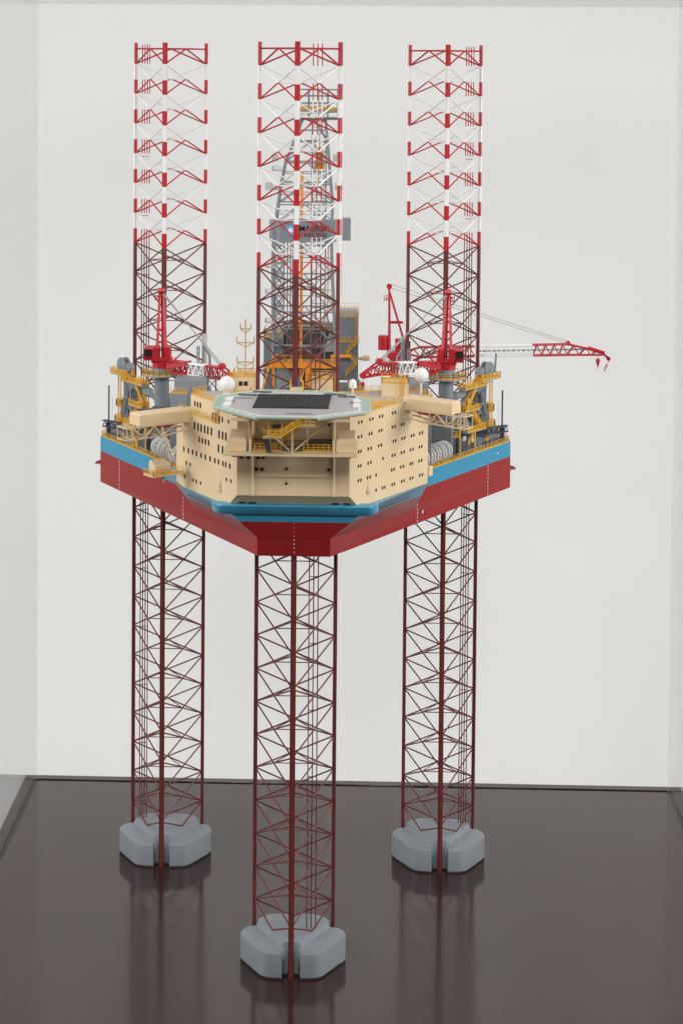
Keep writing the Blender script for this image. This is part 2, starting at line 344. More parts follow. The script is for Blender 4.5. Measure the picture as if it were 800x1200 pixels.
for two in (0, 1):
    for i in range(3):
        j = (i + 1) % 3
        BR[two, i, 0] = brace_mesh((*CH[i], 0), (*CH[j], BAY), .36, two); BR[two, i, 1] = brace_mesh((*CH[j], 0), (*CH[i], BAY), .36, two)
        BR['top', i, 0] = brace_mesh((*CH[i], 0), (*CH[j], BAY), .42, 1, True); BR['top', i, 1] = brace_mesh((*CH[j], 0), (*CH[i], BAY), .42, 1, True)
        m0 = [(CH[a][k] + CH[(a + 1) % 3][k]) / 2 for a in (i,) for k in (0, 1)]; m1 = [(CH[j][k] + CH[(j + 1) % 3][k]) / 2 for k in (0, 1)]
        mm = MB(); mm.bar((*m0, BAY / 2), (*m1, BAY / 2), .24, n=6); BR[two, i, 't'] = mm.mesh('tie', [WHITE if two else MAROON], 40)
BOTT = []
for i in range(3):
    j = (i + 1) % 3; mid = [(CH[i][k] + CH[j][k]) / 2 for k in (0, 1)]
    for c in (CH[i], CH[j]): BOTT.append(MB().bar((*c, BAY), (*mid, BAY / 2), .4, n=7).mesh('brace', [MAROON], 40))
TOPBAR = [MB().bar((*CH[i], BAY / 2), (*CH[(i + 1) % 3], BAY / 2), .42, n=7).mesh('top_bar', [RED], 40) for i in range(3)]
def spud_outline():
    # plan: hexagon with rounded corners; a slot for each chord in the middle of three of its sides
    Rh, rf = 12.5, 4.2; ap = Rh * math.cos(R(30)); pts = []
    def rot(p, a): return (p[0] * math.cos(a) - p[1] * math.sin(a), p[0] * math.sin(a) + p[1] * math.cos(a))
    for t in range(3):
        a = R(120 * t)
        slot = [(-2.3, -ap), (-2.12, -ap + .12), (-2.05, -ap + .4), (-2.0, -9.0), (-1.5, -8.5), (1.5, -8.5), (2.0, -9.0), (2.05, -ap + .4), (2.12, -ap + .12), (2.3, -ap)]
        pts += [rot(p, a) for p in slot]
        for ang in (-60, 0):      # two rounded corners, the second one on the lobe's nose
            c = ((Rh - rf / math.cos(R(30))) * math.cos(R(ang)), (Rh - rf / math.cos(R(30))) * math.sin(R(ang)))
            pts += [rot((c[0] + rf * math.cos(R(ang + d)), c[1] + rf * math.sin(R(ang + d))), a) for d in range(-30, 31, 6)]
    return pts
SP = spud_outline()
def spud():
    m = MB(); r = lambda k, z: [(x * k, y * k, z) for x, y in SP]
    m.loft([r(.965, .05), r(.97, .18), r(1, .5), r(1, 5.55), r(.994, 5.75), r(.975, 5.85), r(.80, 6.35), r(.4, 6.6)])
    return m.mesh('spudcan', [SPUD], 30)
SPM = spud()
def tri(k, z, c):    # triangle plate through the three chords with its corners cut
    o = []
    for i in range(3):
        p, q, r_ = Vector(CH[i]) * k, Vector(CH[(i + 2) % 3]) * k, Vector(CH[(i + 1) % 3]) * k
        o += [(*(p + (q - p).normalized() * c), z), (*(p + (r_ - p).normalized() * c), z)]
    return o[::-1]
SPR = [MB().loft([tri(1.36, 5.75, 6.6), tri(1.02, 7.45, 2.8), tri(.97, 7.55, 2.8)]).mesh('chord_guide', [SPUD])]
for li, (lx, ly) in enumerate(((0, 0), (-35, 61.25), (35, 61.25))):
    leg = empty('leg', rig, (lx, ly, 0)); leg['label'] = ['front lattice leg in maroon, red and white', 'left rear lattice leg in maroon, red and white', 'right rear lattice leg in maroon, red and white'][li]
    for (x, y), a in zip(CH, ANG): inst('chord', CHORD, leg, (x, y, 0), a)
    for k in range(NB):
        z = ZB + k * BAY; two = 1 if k >= 19 else 0
        for i in range(3):
            for dd in (0, 1): inst('brace', BR[two, i, dd], leg, (0, 0, z))
            inst('tie', BR[two, i, 't'], leg, (0, 0, z))
    for i in range(3):
        for dd in (0, 1): inst('brace', BR['top', i, dd], leg, (0, 0, ZB + 25 * BAY))
        inst('top_bar', TOPBAR[i], leg, (0, 0, ZB + 25 * BAY))
    for me in BOTT: inst('brace', me, leg, (0, 0, ZB - BAY))
    px = [(3.2, -1.2), (4.2, -1.0), (5.2, -.8)] if li == 0 else [(-7.1 + .62 * k, 3.0 + .1 * k) for k in range(4)] if li == 1 else [(7.1 - .62 * k, 3.0 + .1 * k) for k in range(4)]
    pm = []
    for x, y in px:
        q = MB()
        for a, b, s in band(7.5, HT - .4): q.cur = s; q.bar((x, y, a), (x, y, b), .26, n=7)
        q.build('water_pipe', [MAROON, RED, WHITE], leg, 40)
    q = MB()
    for k in range(0, 12): q.bar((*px[0], 12 + k * 15.2), (*px[-1], 12 + k * 15.2), .22, n=5)
    q.build('pipe_clamp', MAROON, leg)
    inst('spudcan', SPM, leg)
    for me in SPR: inst('chord_guide', me, leg)

# --- accommodation block
LA, LB_, RA, RB_ = Vector((-12.2, -18.5)), Vector((-27.6, 6.3)), Vector((11.9, -18.5)), Vector((29.7, 11.0))
acc = MB()
acc.loft([[(-14.35, -15.1, 107.05), (-2, -15.1, 107.05), (-2, 13, 107.03), (-25, 11.5, 107.03), (-27.55, 6.25, 107.03)], [(-12.2, -18.5, 110), (-2, -18.5, 110), (-2, 13, 110), (-25, 11.5, 110), (-27.6, 6.3, 110)],
          [(-12.2, -18.5, 124.1), (-2, -18.5, 124.1), (-2, 13, 124.1), (-25, 11.5, 124.1), (-27.6, 6.3, 124.1)]])
acc.loft([[(-2, -15.1, 107.03), (14.0, -15.1, 107.03), (29.65, 10.95, 107.03), (26.5, 16, 107.03), (-2, 13, 107.03)], [(-2, -18.5, 110), (11.9, -18.5, 110), (29.7, 11, 110), (26.5, 16, 110), (-2, 13, 110)],
          [(-2, -18.5, 127.4), (11.9, -18.5, 127.4), (29.7, 11, 127.4), (26.5, 16, 127.4), (-2, 13, 127.4)]])
acc.prism([(-12.2, -18.5), (-2, -18.5), (-2, -11.7), (-16.42, -11.7)], 124.1, 130.4)
acc.prism([(-2, -18.5), (11.9, -18.5), (16.0, -11.7), (-2, -11.7)], 127.4, 130.4)
acc.prism([(-17.6, -6.0), (-10.3, -6.0), (-10.3, 9.5), (-21, 9.5), (-24.2, 4.4)], 124.1, 128.0)
accom = acc.build('accommodation_block', CREAM, rig)
MB().prism([(12.6, -11.3), (16.6, -10.6), (29.0, 10.9), (26.2, 15.4), (10.6, 13.6), (10.6, -11.3)], 127.42, 127.5).build('roof_deck', LGREY, accom)
MB().prism([(-17.5, -5.7), (-10.6, -5.7), (-10.6, 9.2), (-20.8, 9.2), (-23.8, 4.4)], 128.02, 128.1).build('roof_deck', LGREY, accom)
MB().prism([(-16.6, -11.2), (-17.7, -6.2), (-24.4, 4.6), (-26.6, 5.6)], 124.12, 124.2).build('balcony_deck', LGREY, accom)
def wpt(A, B, x): t = (x - A.x) / (B.x - A.x); return A + (B - A) * t
uL = (LA - LB_).normalized(); uR = (RB_ - RA).normalized()
WIN = {}
def window(A, B, x, z, ww, hh, u):
    if (ww, hh) not in WIN: WIN[ww, hh] = MB().box(-ww / 2, ww / 2, -.09, .25, -hh / 2, hh / 2).mesh('window', [BLACK])
    p = wpt(A, B, x); inst('window', WIN[ww, hh], accom, (p.x, p.y, z), math.atan2(u.y, u.x))
for x in (-22.8, -21.9, -21.1, -20.2, -19.4, -18.5, -16.6, -15.7, -14.9): window(LA, LB_, x, 121.9, .62, 1.75, uL)
for x in (-21.6, -20.8, -20.0, -19.2): window(LA, LB_, x, 119.2, .6, 1.15, uL)
for x in (-16.7, -15.7): window(LA, LB_, x, 118.75, .62, 1.7, uL)
for x in (-25.6, -24.4, -23.3, -22.3, -21.1, -20.0, -18.8, -17.6, -16.7, -15.6, -14.9, -13.9): window(LA, LB_, x, 115.75, .6, 1.1, uL)
for x, z in ((-24.9, 112.8), (-23.9, 112.8), (-25.3, 109.55), (-23.1, 109.5), (-22.3, 109.5), (-21.2, 109.5), (-14.7, 112.6), (-13.6, 112.6)): window(LA, LB_, x, z, .5, .75, uL)
for x, hh in ((-16.5, 1.2), (-15.8, 1.2), (-14.3, .8)): window(LA, LB_, x, 125.4, .55, hh, uL)
LA2, LB2 = Vector((-17.6, -6.0)), Vector((-24.2, 4.4))
for x in (-23.1, -22.4, -21.7): window(LA2, LB2, x, 126.2, .6, 1.15, (LA2 - LB2).normalized())
for z, xs in ((125.6, (13.8, 14.45, 16.2, 16.8, 18.4, 19.0, 21.3, 21.9)), (122.45, (13.75, 14.4, 16.1, 16.65, 18.3, 18.85, 21.3, 21.85, 23.3, 23.9)),
              (119.2, (13.8, 14.3, 15.9, 16.5, 18.2, 18.8, 21.5, 22.05, 23.5, 24.1, 25.7, 26.25, 27.7, 28.3)), (116.05, (13.8, 14.3, 15.9, 16.5, 19.2, 21.35, 21.9, 23.4, 24.0, 25.5, 26.1, 27.6, 28.2)),
              (112.85, (13.8, 14.35, 15.8, 16.4, 17.7, 21.2, 21.75, 23.3, 23.9, 25.5, 26.0, 27.6, 28.2)), (109.5, (17.7, 19.1, 19.65, 21.3, 21.85, 23.5, 24.05, 25.5, 26.1, 27.8, 28.4))):
    for x in xs: window(RA, RB_, x, z, .5, .68, uR)
FA, FB = Vector((-12, -18.5)), Vector((12, -18.5)); uF = Vector((1, 0))
for x in (-11.4, -9.85, -8.55 + .9, -6.6): window(FA, FB, x, 118.75, .62, 1.5, uF)
for x, z in ((-8.0, 115.75), (-6.8, 115.75)): window(FA, FB, x, z, .62, .75, uF)
for x, z in ((-1.5, 119.1), (-1.5, 115.9), (-1.5, 112.7), (7.6, 119), (7.6, 115.8), (7.6, 125.6)): window(FA, FB, x, z, .5, .6, uF)
for A, B, x, u in ((LA, LB_, -16.3, uL), (RA, RB_, 16.0, uR)):     # half-cone fairings on the side walls
    p = wpt(A, B, x); q = MB(); n = 14
    q.loft([[(.95 * math.cos(2 * math.pi * i / n), .95 * math.sin(2 * math.pi * i / n), 0) for i in range(n)], [(.95 * math.cos(2 * math.pi * i / n), .95 * math.sin(2 * math.pi * i / n), .25) for i in range(n)], [(.08 * math.cos(2 * math.pi * i / n), .08 * math.sin(2 * math.pi * i / n), 2.7) for i in range(n)]])
    inst('fairing', q.mesh('fairing', [CREAM2], 40), accom, (p.x, p.y, 109.6))
for x in (-8.7, 8.75): MB().bar((x, -18.66, 109.9), (x, -18.66, 130.3), .32, n=10).build('front_column', CREAM, accom, 40)
MB().box(-8.4, 8.5, -18.72, -18.45, 114.1, 114.35).build('wall_moulding', CREAM2, accom)
MB().box(-12.1, 11.8, -18.66, -18.45, 110.0, 110.3).build('wall_moulding', CREAM2, accom)
# rooftop houses
def house(x0, x1, y0, y1, z0, z1, M=CREAM, rail_top=True, name='roof_house', par=None, rx=None):
    h = MB().box(x0, x1, y0, y1, z0, z1).build(name, M, par or accom, bevel=.08)
    if rail_top: MB().rail([(x0, y0, z1), (x1, y0, z1), (x1, y1, z1), (x0, y1, z1)], 1.3, 1.5, closed=True).build('railing', YELLOW, par or accom)
    return h
house(18.9, 25.0, 7.5, 13.5, 127.5, 130.6); house(2.6, 8.0, 8, 13, 127.4, 131.2); house(-15.0, -9.6, 9.6, 14.5, 118, 131.3)
for x in (-13.2, -12.0): MB().box(x - .45, x + .45, 9.48, 9.7, 129.3, 130.3).build('window', BLACK, accom)
q = MB()
for k in range(9): q.bar((-15.6, 9.3, 126 + k * .8), (-14.9, 9.3, 126 + k * .8), .14)
q.bar((-15.6, 9.3, 125.6), (-15.6, 9.3, 133), .2); q.bar((-14.9, 9.3, 125.6), (-14.9, 9.3, 133), .2); q.build('ladder', YELLOW, accom)
q = MB()
for k in range(7): q.bar((23.2, 7.3, 127.6 + k * .6), (24, 7.3, 127.6 + k * .6), .14)
q.bar((23.2, 7.3, 127.5), (23.2, 7.3, 132.4), .2); q.bar((24, 7.3, 127.5), (24, 7.3, 132.4), .2); q.build('ladder', YELLOW, accom)
def railing(pts, par=accom, h=1.3, M=YELLOW, step=1.6): return MB().rail(pts, h, step).build('railing', M, par)
railing([(16.4, -11.3, 127.5), (23.3, .3, 127.5)]); railing([(28.9, 9.7, 127.5), (29.2, 10.9, 127.5), (26.4, 15.6, 127.5), (12, 14, 127.5)])
railing([(-16.9, -11.0, 124.2), (-26.9, 5.3, 124.2)]); railing([(-17.7, -5.9, 128.1), (-24.0, 4.4, 128.1), (-21, 9.2, 128.1)]); railing([(-17.6, -5.8, 128.1), (-10.7, -5.8, 128.1), (-10.7, 8.8, 128.1)])
railing([(9.7, -7.5, 127.5), (9.7, -11.2, 127.5)]); railing([(9.3, -8.0, 127.5), (19.5, -6.2, 127.5)]); railing([(10, -2, 127.5), (21.5, -1.5, 127.5)])
railing([(9.4, -11.8, 130.4), (15.8, -11.8, 130.4)]); railing([(-16, -11.8, 130.4), (-9.5, -11.8, 130.4)])
q = MB().stair((-17.1, -10.2, 124.2), (-17.6, -6.8, 127.9), 1.1, (1, .1)); q.build('stair', YELLOW, accom)
MB().obox((-17.9, -8.9, 124.25), 1.6, .3, 1.9, (.53, -.85)).build('dark_cabinet', DGREY, accom)
# radomes and mast
def radome(c, r, zb, M=WHITE, pole=.5, n='radome'):
    q = MB(); q.ball(c, r); q.cyl(c, pole, zb, c[2] - r * .8, 14); return q.build(n, M, accom, 40)
radome((-15.9, 3, 130.7), 1.85, 128.1, pole=.9); radome((28.0, 12.2, 131.8), 1.75, 127.5, pole=.28)
q = MB(); q.lathe((12.4, -5, 131.5), [(.85, 0), (.85, 1.0), (.72, 1.5), (.4, 1.85), (.02, 1.95)]); q.cyl((12.4, -5), .2, 127.5, 131.6, 10); q.build('radome', WHITE, accom, 40)
q = MB(); mx, my = -12.3, 12.0; q.bar((mx, my, 131.3), (mx, my, 144.3), .36, n=8)
for z, hw, up in ((142.0, 1.2, 1.3), (138.8, 2.0, 1.5), (133.7 + .6, 1.9, 1.3), (131.6 + 1.2, 1.8, 1.2)):
    q.bar((mx - hw, my, z + .1), (mx + hw, my, z + .1), .28); q.bar((mx - hw, my, z + .1), (mx, my, z - .9), .24); q.bar((mx + hw, my, z + .1), (mx, my, z - .9), .24)
    for sg in (-1, 1): q.bar((mx + sg * hw, my, z), (mx + sg * hw, my, z + up), .28)
q.build('antenna_mast', mat('buff_mast_paint', (0.52, 0.37, 0.18), .5), accom)
# platform and shelter on the left wall's aft end
u = Vector((-.77, -.636)); vv = Vector((-.636, .77)); c0 = Vector((-26.6, 2.6))
pc = c0 + u * 4.2; pl = MB().obox((pc.x, pc.y, 110.5), 8.4, 4.0, .35, (-u.x, -u.y)).build('side_platform', CREAM2, accom)
c1 = c0 + u * 5.3; q = MB(); q.obox((c1.x, c1.y, 110.87), 4.2, 2.6, 1.9, (-u.x, -u.y)); q.build('side_shelter', CREAM, accom, bevel=.1)
def loc(c, a, b, z): p = c + u * a + vv * b; return (p.x, p.y, z)
q = MB(); rf = [[loc(c0, 3.1, -1.4, 112.75), loc(c0, 7.5, -1.4, 112.75), loc(c0, 7.5, 1.4, 112.75), loc(c0, 3.1, 1.4, 112.75)], [loc(c0, 3.6, .5, 113.9), loc(c0, 7.2, .5, 113.9), loc(c0, 7.2, 1.3, 113.9), loc(c0, 3.6, 1.3, 113.9)]]
q.loft(rf); q.build('shelter_roof', CREAM2, accom)
railing([loc(c0, .3, -1.95, 110.86), loc(c0, 8.35, -1.95, 110.86), loc(c0, 8.35, 1.95, 110.86)])
q = MB(); q.bar(loc(c0, 4, -1.5, 110.4), loc(c0, .2, -1.0, 107.6), .35); q.bar(loc(c0, 4.2, .2, 110.4), loc(c0, 4.2, .2, 108.7), .5); q.build('bracket', CREAM2, accom)

# --- lifeboat shelters on the two sides (long cream housings with red boats under them)
def lifeboat(O, I, z, wd, hh, sg):
    O = Vector(O); I = Vector(I); a = (I - O).normalized(); p = Vector((-a.y, a.x)) if sg > 0 else Vector((-a.y, a.x))
    if p.y < 0: p = -p
    L = (I - O).length
    def X(s, t, zz): q = O + a * s + p * t; return (q.x, q.y, zz)
    h = MB(); ch = .35
    h.loft([[X(0, 0, z), X(L, 0, z), X(L, wd, z), X(0, wd, z)], [X(0, 0, z + hh - ch), X(L, 0, z + hh - ch), X(L, wd, z + hh - ch), X(0, wd, z + hh - ch)], [X(.15, .3, z + hh), X(L - .1, .3, z + hh), X(L - .1, wd - .3, z + hh), X(.15, wd - .3, z + hh)]])
    boat = h.build('lifeboat_shelter', CREAM, rig, bevel=.06)
    k = MB(); rings = []
    for i in range(9):
        s = 1.2 + i / 8 * (L - 1.6); t = math.sin(math.pi * (i + .35) / 8.7) ** .6; hw = wd * .5 * t; dp = 1.35 * t
        rings.append([X(s, wd / 2 - hw, z - .02), X(s, wd / 2 - hw * .85, z - dp * .6), X(s, wd / 2, z - dp), X(s, wd / 2 + hw * .85, z - dp * .6), X(s, wd / 2 + hw, z - .02)])
    k.loft(rings); k.build('boat_hull', CRED, boat, 60)
    t = MB()
    for b in (.1, wd - .1):
        t.bar(X(-3.2, b, z - .15), X(L, b, z - .15), .34, .3); t.bar(X(-3.2, b, z - 2.9), X(L * .55, b, z - 2.6), .3); t.bar(X(L * .55, b, z - 2.6), X(L + .2, b, z - 1.8), .3)
        for s in (-3.2, -1.6, 1.5, 6): t.bar(X(s, b, z - .15), X(s, b, z - 2.8), .26)
        t.bar(X(1.5, b, z - 2.8), X(4.0, b, z - .2), .26); t.bar(X(6, b, z - 2.8), X(4.0, b, z - .2), .26); t.bar(X(6, b, z - 2.7), X(10, b, z - .2), .26); t.bar(X(-1.6, b, z - .2), X(1.5, b, z - 2.7), .24)
    for s in (-3.2, -1.6, 1.5, 6): t.bar(X(s, .1, z - 2.85), X(s, wd - .1, z - 2.85), .28); t.bar(X(s, .1, z - .2), X(s, wd - .1, z - .2), .28)
    t.bar(X(-3.2, .1, z - .2), X(-1.6, wd - .1, z - .2), .24)
    t.build('support_truss', CREAM2, boat)
    return boat
lifeboat((-34.6, -7.4), (-24.1, .9), 122.6, 4.2, 2.75, -1)
lifeboat((34.4, -5.4), (23.6, 2.3), 125.8, 3.6, 2.75, 1)

# --- helideck
HX, HY, HZ = -0.1, -30.0, 131.3
def octo(k, z): return [(HX + x * k, HY + y * k, z) for x, y in ((-6.7, -16.3), (5.8, -16.3), (16.3, -8.0), (16.3, 7.4), (7.4, 17.4), (-7.0, 18.0), (-16.3, 9.6), (-16.3, -4.5))]
hel = MB().loft([octo(.885, HZ - .35), octo(.885, HZ + .55)]).build('helideck', DECKG, rig)
q = MB(); q.loft([octo(.888, HZ + .28), octo(.888, HZ + .42), octo(1.0, HZ + .62), octo(1.0, HZ + .25), octo(.888, HZ + .28)], False, False)
q.build('safety_net', NETG, hel)
q = MB()
for k in range(8):
    a = Vector(octo(1.0, HZ + .64)[k]); b = Vector(octo(1.0, HZ + .64)[(k + 1) % 8]); a2 = Vector(octo(.89, HZ + .46)[k]); b2 = Vector(octo(.89, HZ + .46)[(k + 1) % 8]); n = max(2, round((b - a).length / 2.6))
    q.bar(a, b, .2); q.bar(a2, b2, .2)
    for i in range(n): q.bar(a.lerp(b, i / n), a2.lerp(b2, i / n), .16)
q.build('net_frame', mat('net_frame_pale_green', (0.44, 0.53, 0.47), .5), hel)
q = MB(); q.loft([octo(.875, HZ + .556), octo(.875, HZ + .575), octo(.85, HZ + .575), octo(.85, HZ + .556), octo(.875, HZ + .556)], False, False); q.build('perimeter_line', WHITE, hel)
q = MB(); q.loft([octo(.70, HZ - .9), octo(.86, HZ - .36)]); q.build('deck_underside', CREAM2, hel)
q = MB()
for k in range(8): a = octo(.93, HZ - .05)[k]; b = octo(.93, HZ - .05)[(k + 1) % 8]; q.bar(a, b, .35, .4)
q.build('edge_beam', CREAM2, hel)
q = MB(); q.box(-7.75, 7.85, -35.2, -18.9, HZ + .57, HZ + .64); q.build('rope_mat', mat('dark_grey_mat', (.2, .2, .2), .6), hel)
q = MB()
for i in range(32): x = -7.6 + i * 15.3 / 31; q.bar((x - .25, -35.1, HZ + .74), (x + .25, -19.0, HZ + .74), .34, .3)
for y in (-35.1, -19.0): q.bar((-7.8, y, HZ + .72), (7.8, y, HZ + .72), .22, .2)
o = q.build('rope_net', NETBLK, hel)
text('helideck_lettering', 'INTEGRATOR', 11.9, 1.9, (-5.8, -18.3, HZ + .57), (1, 0, 0), (0, 1, 0), WHITE, hel, thick=.03, bold=.02)
text('helideck_lettering', 'MAERSK', 7.8, 1.7, (-3.7, -16.0, HZ + .57), (1, 0, 0), (0, 1, 0), WHITE, hel, thick=.03, bold=.02)
for sg in (-1, 1):
    q = MB(); x = HX + sg * 13.3; q.box(x - .55, x + .55, -32.5, -21.2, HZ + .556, HZ + .58); q.build('end_marking', WHITE, hel)
    q = MB(); q.box(x - 1.2, x + 1.2, -27.1, -26.6, HZ + .585, HZ + .6); q.box(x - sg * 1.0 - .12, x - sg * 1.0 + .12, -29, -24.6, HZ + .585, HZ + .6); q.build('end_marking', DGREY, hel)
q = MB()
for k in range(7): x = -12.6 + k * .55; q.box(x, x + .4, -23.2, -22.2, HZ + .556, HZ + .58)
for k in range(9): x = -.9 + k * .6; q.box(x, x + .42, -41.6, -40.6, HZ + .556, HZ + .58)
q.build('small_marking', INK, hel)
q = MB()
for x0, x1, y in ((-12, -8, -19.2), (-9, -5, -15.2), (6.5, 11, -17.5), (9.5, 13, -20.2)): q.bar((x0, y, HZ + .75), (x1, y - .6, HZ + .75), .35, .4)
q.build('deck_light_bar', DGREY, hel)
# helideck support structure and the platforms beneath
q = MB()
for x in (-8.4, .3, 8.9): q.bar((x, -36, 122.6), (x, -36, 130.9), .55, n=10)
q.bar((8.7, -36, 130.3), (.8, -36, 123.2), .4, n=8); q.bar((-8.2, -36, 130.3), (-.2, -36, 123.2), .4, n=8)
for x in (-8.4, 8.9): q.bar((x, -42, 130.9), (x, -33, 122.8), .42, n=8); q.bar((x, -24, 130.9), (x, -19, 123), .45, n=8)
for x in (-5, -2.2, 3.2): q.bar((x, -28, 122.7), (x, -28, 130.9), .3, n=8)
for y in (-42, -36, -28): q.bar((-12, y, 130.7), (12, y, 130.7), .5, .6)
q.build('support_frame', CREAM2, hel)
plat = MB().box(-14, 13.6, -36.2, -33.2, 122.0, 122.55).build('boat_deck', CREAM, rig, bevel=.06)
q = MB(); q.box(-14, -9.0, -33.2, -18.6, 122.0, 122.5); q.box(9.0, 13.6, -33.2, -18.6, 122.0, 122.5); q.build('deck_wing', CREAM, plat)
for x0, x1 in ((-8.7, -2.1), (2.5, 8.8)):
    q = MB(); q.box(x0, x1, -33, -18.6, 122.05, 122.35); q.build('grating_deck', DGREY, plat)
    q = MB(); n = 14
    for i in range(n + 1): x = x0 + (x1 - x0) * i / n; q.bar((x, -33, 122.45), (x, -18.7, 122.45), .13, .16)
    for i in range(12): y = -33 + i * 1.3; q.bar((x0, y, 122.46), (x1, y, 122.46), .12, .14)
    q.build('grating_bars', GRATE, plat)
    MB().rail([(x0, -33.1, 122.5), (x1, -33.1, 122.5)], 1.5, 1.1).build('railing', YELLOW, plat)
MB().rail([(-8.6, -33, 122.5), (-8.6, -19, 122.5)], 1.5, 1.6).build('railing', YELLOW, plat); MB().rail([(2.6, -33, 122.5), (2.6, -24, 122.5)], 1.5, 1.6).build('railing', YELLOW, plat); MB().rail([(8.7, -33, 122.5), (8.7, -19, 122.5)], 1.5, 1.6).build('railing', YELLOW, plat)
MB().rail([(-2.0, -25, 122.2), (2.4, -25, 122.2)], 1.5, 1.2).rail([(-8.2, -19.2, 125.4), (-4.8, -19.2, 125.4)], 1.4, 1.1).rail([(-8.4, -24, 122.5), (-2.2, -24, 122.5)], 1.5, 1.2).build('railing', YELLOW, plat)
MB().box(-2.0, 2.4, -25, -18.6, 121.8, 122.2).build('grating_deck', DGREY, plat)
q = MB().stair((-4.2, -20, 122.5), (-.8, -20, 125.8), 1.2, (0, 1)); q.rail([(-.8, -19.4, 125.8), (3.2, -19.4, 125.8)], 1.3, 1.2); q.stair((-2, -23, 123), (1.5, -23, 125.6), 1.2, (0, 1)); q.build('stair', YELLOW, plat)
MB().box(-4.6, -2.6, -18.75, -18.45, 122.5, 125.5).build('door', DGREY, plat)
q = MB(); q.stair((-1.7, -45.4, 127.9), (2.2, -45.8, 130.6), 1.4, (0, 1)); q.rail([(-5.4, -46.1, 127.8), (-1.7, -46.1, 127.8)], 1.4, 1.1); q.rail([(-5.4, -44.3, 127.8), (-5.4, -46.1, 127.8)], 1.4, 1.1); q.rail([(-4, -44.3, 127.8), (-1.7, -44.3, 127.8)], 1.4, 1.1)
q.rail([(2.2, -46.7, 130.3), (5.5, -46.7, 130.3)], 1.5, 1.0); q.rail([(5.5, -46.7, 130.3), (5.5, -45.4, 130.3)], 1.5, 1.0); q.build('access_stair', YELLOW, hel)
q = MB(); q.box(-5.4, -1.6, -46.1, -44.2, 127.5, 127.75); q.box(2.1, 5.6, -46.7, -44.6, 130.0, 130.25); q.bar((-4.6, -44.6, 127.5), (-4.6, -34, 122.6), 1.1, .8); q.box(3.2, 4.3, -46.2, -45.8, 130.3, 132.0); q.build('stair_landing', GREY, hel)
for x0, x1, sg in ((-13.3, -9.4, -1), (9.4, 13.4, 1)):   # two shelters under the helideck
    q = MB(); q.loft([[(x0, -34.2, 122.6), (x1, -34.2, 122.6), (x1, -24, 122.6), (x0, -24, 122.6)], [(x0, -34.2, 124.9), (x1, -34.2, 124.9), (x1, -24, 124.9), (x0, -24, 124.9)], [(x0 + .25, -33.2, 125.3), (x1 - .25, -33.2, 125.3), (x1 - .25, -24.2, 125.5), (x0 + .25, -24.2, 125.5)]])
    b = q.build('lifeboat_shelter', CREAM, rig, bevel=.08); k = MB(); cx = (x0 + x1) / 2
    k.loft([[(cx - h, y, 121.98), (cx - h * .7, y, 121.98 - dz), (cx + h * .7, y, 121.98 - dz), (cx + h, y, 121.98)] for y, h, dz in ((-35.4, .6, .2), (-34.4, 1.3, .55), (-30, 1.5, .7), (-26, 1.3, .6), (-25, .5, .2))]); k.build('boat_hull', CRED, b)
    MB().box(x1 - .12 if sg < 0 else x0 - .12, x1 + .12 if sg < 0 else x0 + .12, -33.6, -30.5, 122.7, 124.6).build('shelter_door', CREAM2, b)
q = MB(); q.bar((-1.1, -12.4, 130.4), (-.9, -12.6, 134.2), .5, .3); q.bar((1.9, -12.4, 130.4), (1.7, -12.6, 134.2), .5, .3); q.build('deck_ramp_gate', YELLOW, hel); MB().box(-.9, 1.7, -12.9, -12.2, 131.2, 132.7).build('ramp', CREAM2, hel)
MB().box(.55, 1.05, -12.6, -12.2, 132.7, 134.4).build('blue_fire_monitor', mat('blue_paint', (.03, .12, .35), .4), hel)

